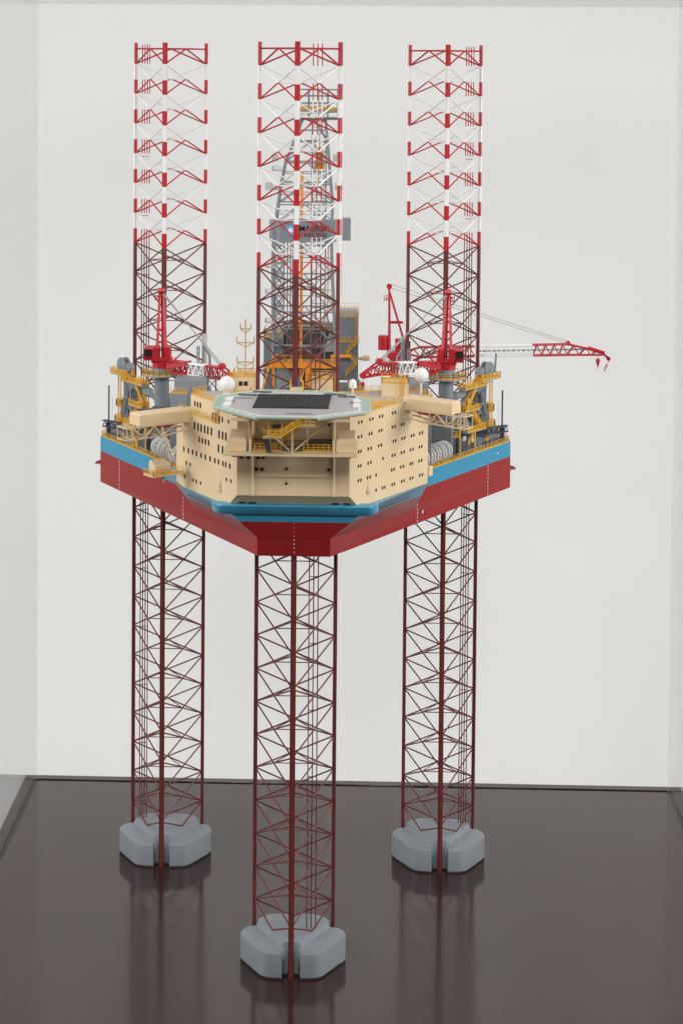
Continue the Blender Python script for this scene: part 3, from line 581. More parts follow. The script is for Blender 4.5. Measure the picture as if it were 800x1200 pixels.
# --- cranes
def crane(x, y, tip, head, sg, zb):
    """pedestal crane with its boom laid down along the hull; tip / head = boom end points"""
    q = MB(); q.lathe((x, y, 0), [(1.75, 107.1), (1.75, 119.6), (1.85, 119.9), (1.85, 127.0), (2.1, 127.6), (2.1, zb - .1)], 26); pd = q.build('crane', GREY, rig, 35)
    pd['label'] = 'left pedestal crane with red and white boom laid down' if sg < 0 else 'right pedestal crane with red and white boom laid down'
    q = MB(); q.cyl((x, y), 5.0, 126.5, 126.8, 24); q.build('gallery', GREY, pd)
    n = 20; MB().rail([(x + 4.9 * math.cos(2 * math.pi * i / n), y + 4.9 * math.sin(2 * math.pi * i / n), 126.8) for i in range(n)], 1.5, 1.5, closed=True).build('gallery_railing', YELLOW, pd)
    h = MB(); h.cyl((x, y), 2.3, zb - .1, zb + 1.2, 20); h.box(x - 2.4, x + 2.4, y - 2.2, y + 3.0, zb + 1.2, zb + 2.0); h.box(x - 2.2, x - .6, y - 1.6, y + 2.6, zb + 2.0, zb + 5.0); h.box(x + .6, x + 2.2, y - 1.6, y + 2.6, zb + 2.0, zb + 5.0)
    h.build('slew_house', CRED, pd, bevel=.1)
    cxx = x - 3.0 if sg < 0 else x + 3.0
    h = MB(); h.loft([[(cxx - 1.1, y - 3.0, zb + 2.0), (cxx + 1.1, y - 3.0, zb + 2.0), (cxx + 1.1, y + .4, zb + 2.0), (cxx - 1.1, y + .4, zb + 2.0)], [(cxx - 1.1, y - 3.3, zb + 4.9), (cxx + 1.1, y - 3.3, zb + 4.9), (cxx + 1.1, y + .4, zb + 5.2), (cxx - 1.1, y + .4, zb + 5.2)]]); h.build('cab', CRED, pd, bevel=.08)
    h = MB(); h.loft([[(cxx - .95, y - 3.14, zb + 2.2), (cxx + .95, y - 3.14, zb + 2.2), (cxx + .95, y - 2.8, zb + 2.2), (cxx - .95, y - 2.8, zb + 2.2)], [(cxx - .95, y - 3.42, zb + 4.7), (cxx + .95, y - 3.42, zb + 4.7), (cxx + .95, y - 2.8, zb + 4.7), (cxx - .95, y - 2.8, zb + 4.7)]]); h.build('cab_window', BLACK, pd)
    mt = (x - sg * 0 - (.3 if sg < 0 else -.3), y + 2, zb + 18.3); h = MB()
    for k in (-1, 1): h.bar((x + k * 1.15, y - .6, zb + 2), (mt[0] + k * .5, mt[1], mt[2]), .75, .75, w2=.5)
    h.bar((x - .9, y + .5, zb + 9), (x + .9, y + .5, zb + 9), .6); h.bar((x, y + 2.6, zb + 2), mt, .5); h.disc((mt[0], mt[1], mt[2] + .2), (1, 0, 0), .75, 1.6, 16); h.bar((mt[0] - sg * -1.2, mt[1], mt[2] - 1.2), (mt[0], mt[1], mt[2] - 1.2), .5); h.build('mast', CRED, pd)
    h = MB(); h.rail([(mt[0] + sg * .5, mt[1] - .7, mt[2] - 2), (mt[0] + sg * 1.6, mt[1] - .7, mt[2] - 2), (mt[0] + sg * 1.6, mt[1] + .7, mt[2] - 2)], 1.2, .8, w=.12); h.rail([(x - 3.9, y - 3.4, zb + 2), (x + 3.9, y - 3.4, zb + 2)], .9, 1.3, w=.12); h.build('service_platform', CRED, pd)
    # boom
    A = Vector((x - sg * 1.5, y - 2.4, zb + .7)); Bh = Vector(head); Tp = Vector(tip); b = MB()
    F_ = lambda t: A.lerp(Bh, t)
    b.lattice(F_(0), F_(.12), 1.2, 1.0, 1, .5, .35, 1.9, 2.7); b.lattice(F_(.12), F_(.42), 1.9, 2.7, 3, .5, .34); b.cur = 1
    b.lattice(F_(.42), F_(.72), 1.9, 2.7, 3, .5, .34); b.cur = 0
    b.lattice(F_(.72), Bh, 1.9, 2.7, 3, .46, .32); b.lattice(Bh, Tp, 1.9, 2.7, 2, .46, .34, .8, .9)
    for t0, t1, cc in ((.12, .419, 0), (.421, .719, 1), (.721, 1, 0)):     # walkway plating along the top
        b.cur = cc; b.bar(F_(t0) + Vector((0, 0, 1.45)), F_(t1) + Vector((0, 0, 1.45)), 1.7, .14)
    b.cur = 0
    dd = (Bh - A).normalized(); sd = dd.cross(Vector((0, 0, 1))).normalized()
    for k in (-1, 1): b.bar(A.lerp(Bh, .03) + sd * k * 1.0, A.lerp(Bh, .40) + sd * k * 1.45 + Vector((0, 0, 1.3)), .12, 1.1)
    b.disc(Bh + Vector((0, 0, 1.7)), (dd.y, -dd.x, 0), .8, 1.4, 14); b.disc(Tp, (dd.y, -dd.x, 0), .7, 1.0, 14); b.build('boom', [CRED, WHITE], pd)
    h = MB(); h.bar(Tp + Vector((0, 0, -.3)), Tp + Vector((0, 0, -1.6)), .12); h.lathe((Tp.x, Tp.y, Tp.z - 3.0), [(.1, 0), (.45, .5), (.5, 1.2), (.15, 1.6)], 10); h.build('hook_block', CRED, pd, 40)
    h = MB()
    for k in (-.9, -.3, .3, .9): h.bar(Vector(mt) + Vector((k * .4, 0, 0)), Bh + sd * k + Vector((0, 0, 1.8)), .15, n=5)
    h.build('pendant_wire', STAY, pd)
    return pd
crane(-34.6, 42, (-15.2, 30.5, 126.6), (-19.2, 33.2, 128.4), -1, 128.5)
crane(35.0, 42, (14.6, 31.0, 128.6), (18.6, 33.4, 130.0), 1, 128.9)
# rear crane with its boom out to the right
q = MB(); q.lathe((24, 92, 0), [(1.9, 107.1), (1.9, 123.6)], 24); pd = q.build('crane', GREY, rig, 35); pd['label'] = 'rear crane with long red and white boom swung out to the right'
MB().cyl((24, 92), 4.6, 122.0, 122.3, 22).build('gallery', GREY, pd)
MB().rail([(24 + 4.5 * math.cos(2 * math.pi * i / 18), 92 + 4.5 * math.sin(2 * math.pi * i / 18), 122.3) for i in range(18)], 1.4, 1.5, closed=True).build('gallery_railing', YELLOW, pd)
h = MB(); h.cyl((24, 92), 2.4, 123.6, 124.4, 18); h.box(21, 27.5, 89.5, 94.5, 124.4, 125.9); h.box(23.2, 26.6, 90, 92, 125.9, 129.4); h.build('slew_house', CRED, pd, bevel=.1)
h = MB(); h.box(25.3, 27.3, 89.3, 91, 127.0, 128.9); h.build('cab', BLACK, pd, bevel=.1)
h = MB(); h.cyl((20.1, 92), 1.45, 126.3, 130.1, 22); h.build('counterweight', CRED, pd, 40)
h = MB()
for k in (-1, 1): h.bar((21.7, 92 + k * 1.1, 125.9), (21.5, 92 + k * .3, 143.2), .75, w2=.55); h.bar((25.4, 92 + k * 1.1, 129.3), (21.7, 92 + k * .3, 141.5), .55)
h.bar((21.6, 92, 133.7), (25.3, 92, 133.7), .65); h.disc((21.5, 92, 143.4), (0, 1, 0), .75, 1.2, 16); h.rail([(20.2, 91, 139.5), (20.2, 93, 139.5), (21.5, 93, 139.5)], 1.3, .8, w=.13); h.build('mast', CRED, pd)
b = MB(); A = Vector((26.6, 92, 125.6)); E1 = Vector((69.5, 92, 126.9)); tp = Vector((79.0, 92, 125.95))
P = lambda x: A.lerp(E1, (x - 26.6) / 42.9)
b.lattice(P(26.6), P(30), 1.4, .8, 1, .4, .26, 1.8, 2.7); b.lattice(P(30), P(44.6), 1.8, 2.7, 5, .46, .3); b.cur = 1; b.lattice(P(44.6), P(60.2), 1.8, 2.7, 6, .44, .28); b.cur = 0; b.lattice(P(60.2), P(69.5), 1.8, 2.9, 4, .46, .28); b.lattice(P(69.5), tp, 1.8, 2.9, 3, .46, .28, .8, .8)
b.bar(P(75) + Vector((0, 0, .3)), tp + Vector((.4, 0, .1)), .8, 1.0); b.bar(tp, tp + Vector((1.5, 0, -1.3)), .8, .6); b.disc(tp + Vector((1.5, 0, -1.4)), (0, 1, 0), .55, .8, 14); b.disc(P(69.6) + Vector((0, 0, 1.7)), (0, 1, 0), .65, 1.0, 12); b.build('boom', [CRED, WHITE], pd)
MB().bar(P(45), P(76), .5, .35).build('boom_walkway', GREY, pd)
h = MB(); h.bar(tp + Vector((-1.3, 0, -.2)), tp + Vector((-1.3, 0, -1.6)), .1); h.lathe((tp.x - 1.3, 92, tp.z - 4.2), [(.08, 0), (.1, .7), (.25, .9), (.62, 2.2), (.5, 2.7), (.1, 2.9)], 12); h.bar(tp + Vector((1.7, 0, -1.8)), tp + Vector((1.1, 0, -3)), .1); h.bar(tp + Vector((1.1, 0, -3)), tp + Vector((.4, 0, -4.8)), .42, w2=.2); h.build('hook_block', CRED, pd)
h = MB()
for k in (-.5, .5): h.bar((21.5, 92 + k, 143.6 + k * .9), E1 + Vector((0, k, 1.9 + k * .5)), .16, n=5)
h.build('pendant_wire', STAY, pd)

# --- derrick on the cantilever
q = MB(); q.box(-13, 15, 84, 116, 107, 113.5); cant = q.build('cantilever', DGREY, rig, bevel=.1)
der = MB(); LV = [(118, -9.6, 7.2), (127, -9.6, 7.2), (136, -9.7, 6.8), (145, -9.8, 6.3), (154, -9.8, 6.0), (160, -9.2, 6.1), (165, -8.6, 6.2), (170.5, -7.8, 5.7), (176.3, -6.7, 5.2), (182, -4.4, 4.7), (188, -2.2, 4.1)]
def yd(z): t = max(0, (z - 150) / 38); return 93 + 3.5 * t, 107 - 3.5 * t
for (z0, a0, b0), (z1, a1, b1) in zip(LV, LV[1:]):
    f0, k0 = yd(z0); f1, k1 = yd(z1)
    c0_ = [(a0, f0, z0), (b0, f0, z0), (b0, k0, z0), (a0, k0, z0)]; c1_ = [(a1, f1, z1), (b1, f1, z1), (b1, k1, z1), (a1, k1, z1)]
    for i in range(4):
        j = (i + 1) % 4; der.bar(c0_[i], c1_[i], .62, .62); der.bar(c1_[i], c1_[j], .36)
        mid = Vector(c1_[i]).lerp(Vector(c1_[j]), .5)
        if i % 2 == 0: der.bar(c0_[i], mid, .3); der.bar(c0_[j], mid, .3)
        else: der.bar(c0_[i], c1_[j], .3); der.bar(c0_[j], c1_[i], .3)
        m2 = Vector(c0_[i]).lerp(Vector(c1_[i]), .5); m3 = Vector(c0_[j]).lerp(Vector(c1_[j]), .5); der.bar(m2, m3, .22)
for za, zb_ in zip(range(128, 156, 3), range(131, 159, 3)):      # ladder bay on the left side and the guide rails
    for y in (93.4, 96.4): der.bar((-9.4, y, za), (-6.8, y, zb_), .24); der.bar((-6.8, y, za), (-9.4, y, zb_), .24); der.bar((-9.4, y, zb_), (-6.8, y, zb_), .22)
for x, z1 in ((-6.8, 158), (.6, 188), (4.4, 188), (3.2, 160)): der.bar((x, 96.4, 120), (x, 96.4, z1), .36)
for z in range(122, 188, 4): der.bar((.6, 96.4, z), (4.4, 96.4, z), .2); der.bar((.6, 96.4, z), (4.4, 96.4, z + 4), .18)
derr = der.build('derrick', DERG, rig)
q = MB()
for z in (133, 141, 148, 169, 174): 
    f, k = yd(z); x = -10.4 if z < 160 else -9.0
    q.box(x - 1.1, x + 1.4, f - 1.4, f + .4, z, z + .2); q.rail([(x + 1.4, f - 1.4, z + .2), (x - 1.1, f - 1.4, z + .2), (x - 1.1, f + .4, z + .2)], 1.2, .9, w=.16)
q.build('service_platform', LGREY, derr)
for x, z in ((-9.3, 176.8), (-11.0, 169.0), (7.2, 176.8), (7.8, 169.2)): MB().box(x - .9, x + .9, 92.6, 94.4, z, z + 2.0).build('floodlight_box', LGREY, derr, bevel=.1)
q = MB(); q.box(-3.6, 8.2, 95, 105, 188, 188.5); q.build('crown_platform', DGREY, derr)
q = MB()
for z in (190.6, 192.4, 194.4, 196.1):
    q.bar((-3.2, 95, z), (7.4, 95, z), .3); q.bar((-3.2, 105, z), (7.4, 105, z), .3); q.bar((-3.2, 95, z), (-3.2, 105, z), .3); q.bar((7.4, 95, z), (7.4, 105, z), .3)
for x in (-3.2, -.5, 2.1, 4.7, 7.4):
    for y in (95, 105): q.bar((x, y, 188.4), (x, y, 196.2), .3)
q.bar((-3.4, 94.6, 189.5), (8.4, 94.6, 190.2), .9, .25); q.build('crown_frame', DERG, derr)
q = MB()
for x in (-1.5, .8, 3.1, 5.2): q.disc((x, 97, 191), (0, 1, 0), 1.0, .9, 16)
q.box(-3, 7.2, 98, 100, 190.1, 191.3); q.build('crown_block', YELLOW, derr)
# wind wall with the name
ww = MB(); ww.loft([[(-10.8, 95, 155.2), (-8, 92.4, 154.9), (7.2, 92.4, 155.2), (7.6, 92.9, 155.3), (7.2, 93.2, 155.2), (-7.7, 93.2, 155), (-10.4, 95.8, 155.2)], [(-10.8, 95, 160.9), (-8, 92.4, 161.2), (7.2, 92.4, 161.3), (7.6, 92.9, 161.3), (7.2, 93.2, 161.3), (-7.7, 93.2, 161.2), (-10.4, 95.8, 160.9)]])
ww.box(8.7, 11.0, 92.2, 96, 155.6, 161.6); wall_o = ww.build('wind_wall', WINDW, rig)
q = MB()
for i in range(25): x = -7.8 + i * .62; q.box(x - .13, x + .13, 92.22, 92.39, 155.25, 161.1)
for i in range(5): t = (i + .5) / 5; q.bar((-10.8 + 2.8 * t, 94.93 - 2.6 * t, 155.3), (-10.8 + 2.8 * t, 94.93 - 2.6 * t, 160.9), .22)
for i in range(4): q.box(8.95 + i * .6 - .12, 8.95 + i * .6 + .12, 92.05, 92.19, 155.8, 161.4)
q.build('corrugation', WINDW, wall_o)
q = MB(); q.box(-6.15, -3.75, 92.05, 92.2, 157.0, 159.5); q.build('logo_panel', LBLUE, wall_o)
star = [((1.05 if k % 2 == 0 else .45) * math.sin(math.pi * k / 7) - 4.95, (1.05 if k % 2 == 0 else .45) * math.cos(math.pi * k / 7) + 158.25) for k in range(14)]
q = MB(); q.loft([[(x, 92.04, z) for x, z in star], [(x, 91.99, z) for x, z in star]]); q.build('logo_star', WHITE, wall_o)
text('wind_wall_lettering', 'MAERSK', 8.2, 1.55, (-2.6, 92.1, 158.0), (1, 0, 0), (0, 0, 1), INK, wall_o, thick=.05, bold=.02)
text('wind_wall_lettering', 'DRILLING', 7.4, 1.15, (-2.6, 92.1, 156.5), (1, 0, 0), (0, 0, 1), INK, wall_o, thick=.05, bold=.015)
q = MB(); q.bar((-2.0, 94.5, 112), (-2.0, 94.5, 174), .8, n=12); q.bar((5.2, 94, 131), (5.2, 94, 158), .3, n=8); q.build('standpipe', ORANGE, derr, 40)
q = MB()
for x in (-5.8, -5.0, -4.4, -3.6): q.bar((x, 95.2, 120), (x, 95.2, 156), .3, n=6)
q.build('drill_pipe_rack', DGREY, derr)
q = MB(); q.box(1.6, 3.6, 97, 99, 176, 180.5); q.bar((2.6, 98, 180), (2.6, 98, 188), .25); q.bar((2.2, 98, 171), (2.2, 98, 176), .5); q.bar((3.2, 98, 166), (3.2, 98, 176), .25); q.box(1.2, 4.0, 97.2, 98.8, 174.5, 176); q.build('top_drive', YELLOW, derr, bevel=.15)
# drill floor and its houses
def grey_house(x0, x1, y0, y1, z0, z1, par, name='drill_floor_house', rib=True, M=DGREY):
    h = MB(); h.box(x0, x1, y0, y1, z0, z1)
    if rib:
        n = int((x1 - x0) / .55)
        for i in range(n): x = x0 + (i + .5) * (x1 - x0) / n; h.box(x - .1, x + .1, y0 - .15, y0 - .01, z0 + .1, z1 - .1)
    return h.build(name, M, par)
grey_house(-12.2, -6.8, 96, 104, 113.5, 128.7, cant, M=GREY); grey_house(8.2, 13.3, 97, 104, 117, 134.4, cant, M=GREY)
MB().rail([(-12.2, 96, 128.7), (-6.8, 96, 128.7), (-6.8, 104, 128.7), (-12.2, 104, 128.7)], 2.2, 1.3, closed=True).build('railing', YELLOW, cant)
MB().rail([(8.2, 97, 134.4), (13.3, 97, 134.4), (13.3, 104, 134.4), (8.2, 104, 134.4)], 2.8, 1.3, w=.1, closed=True).build('railing', YELLOW, cant)
MB().box(8.5, 13.0, 98.2, 103.6, 134.4, 136.0).build('roof_house', LGREY, cant)
MB().box(-6.7, 8.1, 100, 108, 113.5, 131.2).build('wind_screen', mat('dark_screen_grey', (.075, .075, .078), .5), cant)
MB().rail([(-6.7, 100, 131.2), (8.1, 100, 131.2)], 1.5, 1.3).build('railing', CREAM2, cant)
q = MB()
for k in range(14): q.bar((12.6, 96.7, 128 + k * .5), (13.2, 96.7, 128 + k * .5), .1)
q.bar((12.55, 96.7, 127.8), (12.55, 96.7, 136), .12); q.bar((13.2, 96.7, 127.8), (13.2, 96.7, 136), .12)
q.stair((10, 96.2, 124.5), (13.0, 96.2, 127.6), .8, (0, 1), w=.08); q.stair((13.0, 96.2, 121.5), (10, 96.2, 124.5), .8, (0, 1), w=.08); q.stair((9.8, 96.2, 118.5), (12.8, 96.2, 121.5), .8, (0, 1), w=.08); q.rail([(8.2, 96, 127.6), (13.6, 96, 127.6)], 1.4, 1.1, w=.1)
q.rail([(10.5, 95, 115.5), (14, 95, 115.5)], 1.8, 1.1, w=.1); q.build('stair_tower', YELLOW, cant)
MB().box(14.4, 16.4, 96.4, 97.8, 122.5, 123.8).bar((13.2, 97.2, 123), (14.5, 97.2, 123), .8).build('vent_hood', CREAM2, cant, bevel=.2)
MB().box(10.5, 13.8, 95.3, 99, 107, 117).build('drill_floor_house', GREY, cant)
q = MB(); q.box(-10.4, 8.2, 92.2, 93.4, 120.9, 122.5); q.box(-9.6, -9.0, 92.3, 93.3, 113, 124); q.box(7.2, 7.8, 92.3, 93.3, 113, 121); q.box(-9.0, -4, 92.4, 93.2, 123.8, 124.5); q.box(6.2, 11.4, 92.4, 93.2, 123.9, 124.6); q.box(6.2, 6.8, 92.4, 93.2, 122.4, 124); q.build('orange_gantry', ORANGE, cant, bevel=.08)
q = MB(); q.rail([(-12.4, 92, 120.8), (-9.8, 92, 120.8)], 1.5, 1); q.rail([(-10, 92, 122.5), (8, 92, 122.5)], .9, 1.6, kick=False); q.stair((-12.6, 92, 113.4), (-10.6, 92, 120.5), 1, (0, 1)); q.rail([(-3, 91.5, 114.5), (4, 91.5, 114.5)], 1.4, 1.2); q.stair((-2.5, 91.2, 114.2), (-1.0, 91.2, 120.6), 1, (0, 1)); q.build('railing', YELLOW, cant)
q = MB(); q.box(-.7, 1.1, 91.8, 92.6, 113.5, 120.9)
for k in range(6): q.bar((-.7, 91.7, 114.5 + k), (1.1, 91.7, 114.5 + k), .2)
q.build('orange_ladder_frame', ORANGE, cant)
q = MB(); q.loft([[(-8.8, 94, 113.5), (-3.2, 94, 113.5), (-3.2, 99, 113.5), (-8.8, 99, 113.5)], [(-8.4, 95.5, 120.5), (-3.6, 95.5, 120.5), (-3.6, 99, 120.5), (-8.4, 99, 120.5)]]); q.loft([[(1.8, 94, 113.5), (7.0, 94, 113.5), (7.0, 99, 113.5), (1.8, 99, 113.5)], [(2.2, 95.5, 119.5), (6.6, 95.5, 119.5), (6.6, 99, 119.5), (2.2, 99, 119.5)]]); q.build('mud_tank', GREY, cant, bevel=.2)
q = MB(); q.loft([[(4.2, 99.2, 124.5), (7.9, 99.2, 124.5), (7.9, 99.6, 124.5), (4.2, 99.6, 124.5)], [(5.6, 99.2, 129.6), (7.9, 99.2, 130), (7.9, 99.6, 130), (5.6, 99.6, 129.6)]]); q.build('white_panel', WHITE, cant)
MB().box(-4.6, -3.6, 93.6, 94.4, 121.9, 122.8).build('red_winch', CRED, cant); MB().lathe((2.5, 95, 121), [(1.2, 0), (1.4, 2.4), (.7, 3.2)], 14).build('red_winch', CRED, cant, 40)
MB().bar((7.2, 93.5, 127), (4.6, 93.8, 136.5), .5).build('derrick_brace', GREY, derr)

# --- jacking houses, frames and deck plant of the two rear legs, mirrored
hd = lambda sg: Vector((-sg * .501, -.865))        # along the hull side, forward
hn = lambda sg: Vector((sg * .865, -.501))         # outwards from the hull side
for sg in (-1, 1):
    side = 'left' if sg < 0 else 'right'
    f = MB(); X = lambda x: sg * x
    # tall slanted jack-up frame beside the leg
    f.bar((X(45.2), 58, 107), (X(45.2), 58, 122.8), 1.5, 1.2); f.bar((X(46.2), 57.6, 114), (X(44.0), 56.6, 124), 1.1, .9); f.bar((X(39.8), 50.5, 107), (X(39.8), 50.5, 121.6), 1.3, 1.2); f.bar((X(45.0), 57.5, 122.4), (X(37.5), 46.0, 121.4), 1.0, 1.7)
    f.bar((X(44.6), 57, 110), (X(40.0), 51, 119), .7); f.bar((X(40.2), 51, 110), (X(44.6), 57, 118), .6); f.bar((X(44.6), 57.2, 116), (X(40.0), 50.8, 113), .45); f.bar((X(37.6), 46, 121), (X(33.5), 44.5, 117.5), .9)
    fr = f.build('jacking_frame', GREY, rig); fr['label'] = side + ' grey jacking frame with yellow platforms'
    q = MB(); a = Vector((X(48.6), 60.5)); d_ = Vector((-sg * .56, -.83))
    for s0, s1, z, wd in ((0, 9, 124.0, 2.2), (6.5, 17, 122.8, 2.2), (10, 17, 117.2, 2.4), (7, 16, 112.0, 2.6)):
        p = a + d_ * (s0 + s1) / 2; q.obox((p.x, p.y, z), s1 - s0, wd, .25, (d_.x, d_.y))
    q.build('platform', GREY, fr)
    q = MB(); n_ = Vector((d_.y * sg, -d_.x * sg)) * -sg
    def pt(s, t, z): v = a + d_ * s + Vector((-d_.y, d_.x)) * t; return (v.x, v.y, z)
    for s0, s1, z, wd in ((0, 9, 124.25, 1.05), (6.5, 17, 123.05, 1.05), (10, 17, 117.45, 1.15), (7, 16, 112.25, 1.25)):
        q.rail([pt(s0, wd, z), pt(s1, wd, z)], 1.35, 1.2, w=.18); q.rail([pt(s0, -wd, z), pt(s1, -wd, z)], 1.35, 1.2, w=.18); q.rail([pt(s0, -wd, z), pt(s0, wd, z)], 1.35, 1.0, w=.18)
    q.build('railing', YELLOW, fr)
    q = MB(); v2 = (-d_.y, d_.x)
    q.stair(pt(16, .4, 117.4), pt(11.5, .4, 122.9), 1.2, v2, w=.2); q.stair(pt(8.5, .4, 112.2), pt(13.5, .4, 117.2), 1.2, v2, w=.2); q.stair(pt(15, -.6, 107.3), pt(10, -.6, 112.1), 1.2, v2, w=.2); q.stair(pt(9, -.8, 123.2), pt(6, -.8, 124.3), 1.2, v2, w=.2); q.build('stair', YELLOW, fr)
    q = MB()
    for t in (-.55, .55):
        p = (X(45.9), 58.6, 126.2); o_ = Vector((sg * .866, -.5, 0)) * 0
        q.disc((p[0] + d_.x * t * 0 - d_.y * t * 1.3, p[1] + d_.x * t * 1.3, p[2]), (-d_.y, d_.x, 0), 2.1, .45, 28); 
    q.disc((X(44.1), 56.2, 125.9), (-d_.y, d_.x, 0), 1.3, 1.6, 22); q.disc((X(45.9), 58.6, 126.2), (-d_.y, d_.x, 0), .5, 2.2, 14); q.obox((X(45.9), 58.6, 124.2), 3.0, 2.0, 1.4, (d_.x, d_.y)); q.build('sheave', GREY, fr)
    q = MB(); lx = X(47.0)
    for t in (-.35, .35): q.bar((lx + t, 59.0, 113.5), (lx + t, 59.0, 124), .24)
    for k in range(18): q.bar((lx - .4, 59, 113.8 + k * .58), (lx + .4, 59, 113.8 + k * .58), .2)
    for z, w_ in ((116.0, .8), (112.0, 1.1)):
        q.rail([(lx - w_, 58.2, z), (lx + w_, 58.2, z), (lx + w_, 59.8, z), (lx - w_, 59.8, z)], 1.5, .8, w=.2, closed=True); q.box(lx - w_, lx + w_, 58.2, 59.8, z - .15, z)
    q.bar((X(46.2), 58.8, 107.1), (X(46.2), 58.8, 118), .75); q.build('access_ladder', YELLOW, fr)
    q = MB()
    for k in range(7): q.disc((X(44.3), 57.8, 110.5 + k * 1.5), (0, 1, 0), .75, 1.0, 12)
    q.bar((X(43.3), 56.8, 107), (X(43.3), 56.8, 121), .5); q.tube([(X(41.5), 52, 107), (X(41.5), 52, 113), (X(43), 54, 115), (X(43), 54, 120)], .5, 8); q.tube([(X(40.6), 51, 116), (X(42.5), 53, 113.5), (X(42.5), 53, 109)], .4, 8); q.build('jack_pinion', DGREY, fr)
    q = MB(); rnd = random.Random(11 + sg)
    for k in range(26):
        y = rnd.uniform(47, 58); x = 38.5 + (y - 47) * .55 + rnd.uniform(-.6, 1.6); z = rnd.uniform(108, 119)
        if k % 3 == 0: q.bar((X(x), y, z), (X(x), y, z + rnd.uniform(2, 5)), rnd.uniform(.18, .34), n=6)
        elif k % 3 == 1: q.bar((X(x), y, z), (X(x + rnd.uniform(1, 2.4)), y + rnd.uniform(1.5, 3), z + rnd.uniform(-1, 1.5)), rnd.uniform(.16, .3), n=6)
        else: q.obox((X(x), y, z), rnd.uniform(.6, 1.5), rnd.uniform(.6, 1.2), rnd.uniform(.6, 1.5), (d_.x, d_.y))
    q.build('frame_pipework', LGREY, fr)
    q = MB()
    for k in range(12):
        y = rnd.uniform(46, 57); x = 38 + (y - 46) * .55 + rnd.uniform(-.5, 1.5); z = rnd.uniform(107.2, 118)
        q.bar((X(x), y, z), (X(x + rnd.uniform(-.8, .8)), y + rnd.uniform(-1, 1), z + rnd.uniform(1.5, 4)), rnd.uniform(.25, .5))
    q.build('frame_machinery', DGREY, fr)
    if sg > 0: MB().bar((X(48.0), 60, 125.4), (X(48.3), 60, 130.2), .5).build('davit', GREY, fr)
    q = MB(); q.bar((X(49.0), 60.6, 118), (X(49.2), 60.4, 107.2), .08); q.build('hoist_wire', STAY, fr)
    # jack house at each chord of the leg
    q = MB()
    for dx, dy in CH: q.box(sg * 35 + dx - 1.7, sg * 35 + dx + 1.7, 61.25 + dy - 1.5, 61.25 + dy + 1.5, 107, 119.5)
    q.build('jack_house', GREY, rig, bevel=.1)
    # plant houses between crane and accommodation
    hx0, hx1 = sorted((X(30.2), X(22.6))); h = MB(); h.box(hx0, hx1, 28, 37, 107.1, 127.5)
    ph = h.build('plant_house', GREY, rig, bevel=.12); h = MB(); hx0, hx1 = sorted((X(31.0), X(27))); h.box(hx0, hx1, 26.4, 27.9, 107.1, 124.4); h.build('annex', GREY, ph, bevel=.1)
    MB().rail([(hx0, 26.5, 124.5), (hx1, 26.5, 124.5)], 1.3, 1.2).build('railing', YELLOW, ph)
    h = MB(); hx0, hx1 = sorted((X(36.2), X(31.4))); h.box(hx0, hx1, 36.5, 41, 107.1, 119); h.build('dark_annex', DGREY, ph)
    MB().rail([(X(31.5), 37.3, 122), (X(27), 37.3, 126)], 1.3, 1.2).build('railing', YELLOW, ph)
    # exhaust stack and bent pipes
    q = MB(); q.bar((X(24.4), 46, 120), (X(24.4), 46, 136.2), 1.3 if sg < 0 else 1.1, n=14); q.build('exhaust_stack', LGREY if sg < 0 else GREY, ph, 40)
    q = MB(); q.tube([(X(24.6), 44.6, 133.8), (X(23.0), 44.4, 131.2), (X(22.8), 44.4, 126)], .65, 10)
    for x in (25.6, 26.1): q.bar((X(x), 44.6, 127), (X(x), 44.6, 133.4), .28)
    for k in range(5): q.bar((X(25.6), 44.6, 127.5 + k * 1.2), (X(26.1), 44.6, 128.5 + k * 1.2), .2)
    q.build('exhaust_pipe', GREY, ph)
    # boom rest
    q = MB(); bx, by, bz = X(20.4), 17.5, 124.2 if sg < 0 else 127.5
    for k in (-.9, .9):
        q.bar((bx + k, by, bz - 4), (bx + k * .8, by + 15, 125.6), .3) if 0 else None
        q.bar((bx + k, by, 118), (bx + k, by, 130.2), .35); q.bar((bx + k * 2.4, by, 126.0), (bx - k, by, 129.4), .22)
    q.bar((bx - 1.3, by, 130.1), (bx + 1.3, by, 130.1), .35); q.build('boom_rest', DGREY, rig)
    # deck machinery
    for (x0, x1, y0, y1, z1, M) in ((39.2, 33, 44.5, 49.8, 111.4, GREY), (35.8, 30, 41.5, 46, 112.0, DGREY), (44.6, 42.2, 54.5, 57, 109.8, GREY), (41.5, 37.5, 50.4, 53, 114.2, GREY), (40.9, 39.4, 47, 50.2, 110.0, DGREY), (34.9, 32, 36.8, 40.5, 111.0, GREY), (31.3, 29.3, 30.5, 34, 110.0, NAVY), (38.8, 37.6, 43.0, 44.2, 111.5, NAVY)):
        a0, a1 = sorted((X(x0), X(x1))); MB().box(a0, a1, y0, y1, 107.12, z1).build('machinery_house', M, rig, bevel=.12)
    MB().rail([(X(33.2), 44.6, 111.5), (X(39.0), 44.6, 111.5), (X(39.0), 49.7, 111.5)], 1.4, 1.2, w=.17).build('railing', YELLOW, rig)
    MB().rail([(X(30.2), 37.6, 112.1), (X(35.6), 41.6, 112.1), (X(35.6), 45.9, 112.1)], 1.3, 1.2, w=.17).build('railing', YELLOW, rig)
    q = MB(); q.bar((X(38.5), 42.6, 107.1), (X(38.5), 42.6, 116), .32, n=8); q.bar((X(42.6), 49.6, 107.1), (X(42.6), 49.6, 112.5), .4, n=8); q.build('yellow_post', YELLOW, rig)
    q = MB()
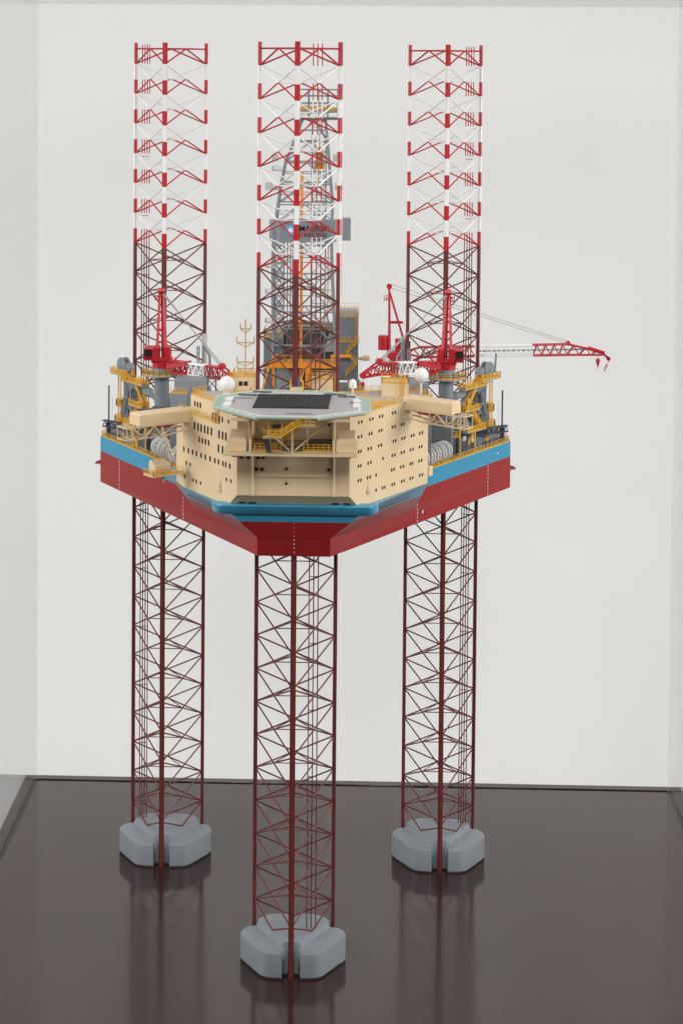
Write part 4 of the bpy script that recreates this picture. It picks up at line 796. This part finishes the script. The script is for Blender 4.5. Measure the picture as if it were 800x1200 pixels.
    for k in range(6):
        y = 30 + k * 3.2; x = side_pt(1, y) - 4.2; q.bar((X(x), y, 107.1), (X(x), y, 109.4 + (k % 3) * .7), .5, n=8); q.bar((X(x), y, 109.0), (X(x - 1.6), y + 1, 109.0), .35, n=8)
    q.build('deck_pipework', LGREY, rig)
    q = MB()
    for k in range(4): y = 56.5 + k * 2.1; x = side_pt(1, y) - 2.2; q.cyl((X(x), y), .5, 107.1, 108.3, 12); q.cyl((X(x - 1), y), .45, 107.1, 108.2, 12)
    q.build('mooring_bollard', DGREY, rig, 40)
    # navy gangway with its mast
    q = MB(); q.bar((X(50.2), 62.6, 107.1), (X(50.2), 62.6, 111.3), .95); q.bar((X(50.2), 62.6, 111.3), (X(50.2), 62.6, 120.4), .42, n=8); gp = q.build('gangway_post', NAVY, rig)
    q = MB(); q.lattice((X(51.3), 61.9, 110.8), (X(32.3), 42.5, 111.6), 1.0, 1.5, 15, .34, .26); q.build('gangway', NAVY, gp)
    # hose reels along the deck edge
    d3 = Vector((sg * .501, .865)); 
    if sg < 0: REEL = None
    rm = MB(); n = 22; ax = Vector((.501 * sg, .865, 0))
    for o_ in (-.62, .62):
        rm.disc(ax * o_, ax, 2.35, .26, n, 1.95); rm.disc(ax * o_, ax, .62, .22, 14)
        a_ = ax.cross(Vector((0, 0, 1))).normalized(); b_ = Vector((0, 0, 1))
        for k in range(9): t = 2 * math.pi * k / 9; v = a_ * math.cos(t) + b_ * math.sin(t); rm.bar(ax * o_ + v * .3, ax * o_ + v * 2.1, .2)
    rm.disc((0, 0, 0), ax, .95, 1.2, 18); RMS = rm.mesh('hose_reel', [WHITE])
    st = MB()
    for o_ in (-.9, .9):
        for k in (-1, 1): st.bar(ax * o_ + a_ * (k * 1.1) + Vector((0, 0, -2.6)), ax * o_, .3); 
        st.bar(ax * o_ + a_ * 1.3 + Vector((0, 0, -2.4)), ax * o_ - a_ * 1.3 + Vector((0, 0, -2.4)), .5, .5)
    STM = st.mesh('reel_stand', [YELLOW])
    for k in range(5):
        y = (25.5 + k * 2.5); x = side_pt(1, y) - 1.9
        r_ = inst('hose_reel', RMS, rig, (X(x), y, 109.95)); inst('reel_stand', STM, r_)
MB().obox((29.6, 19.5, 107.1), 2, 2.6, 2.3, (.5, .865)).build('reel_cabinet', CREAM, rig, bevel=.08)
q = MB(); q.bar((-29.0, 12.4, 112.3), (-33.5, 26, 118.5), .3); q.bar((-30, 20, 109), (-33.2, 25, 118.2), .3); q.build('crane_access_brace', CREAM2, rig)
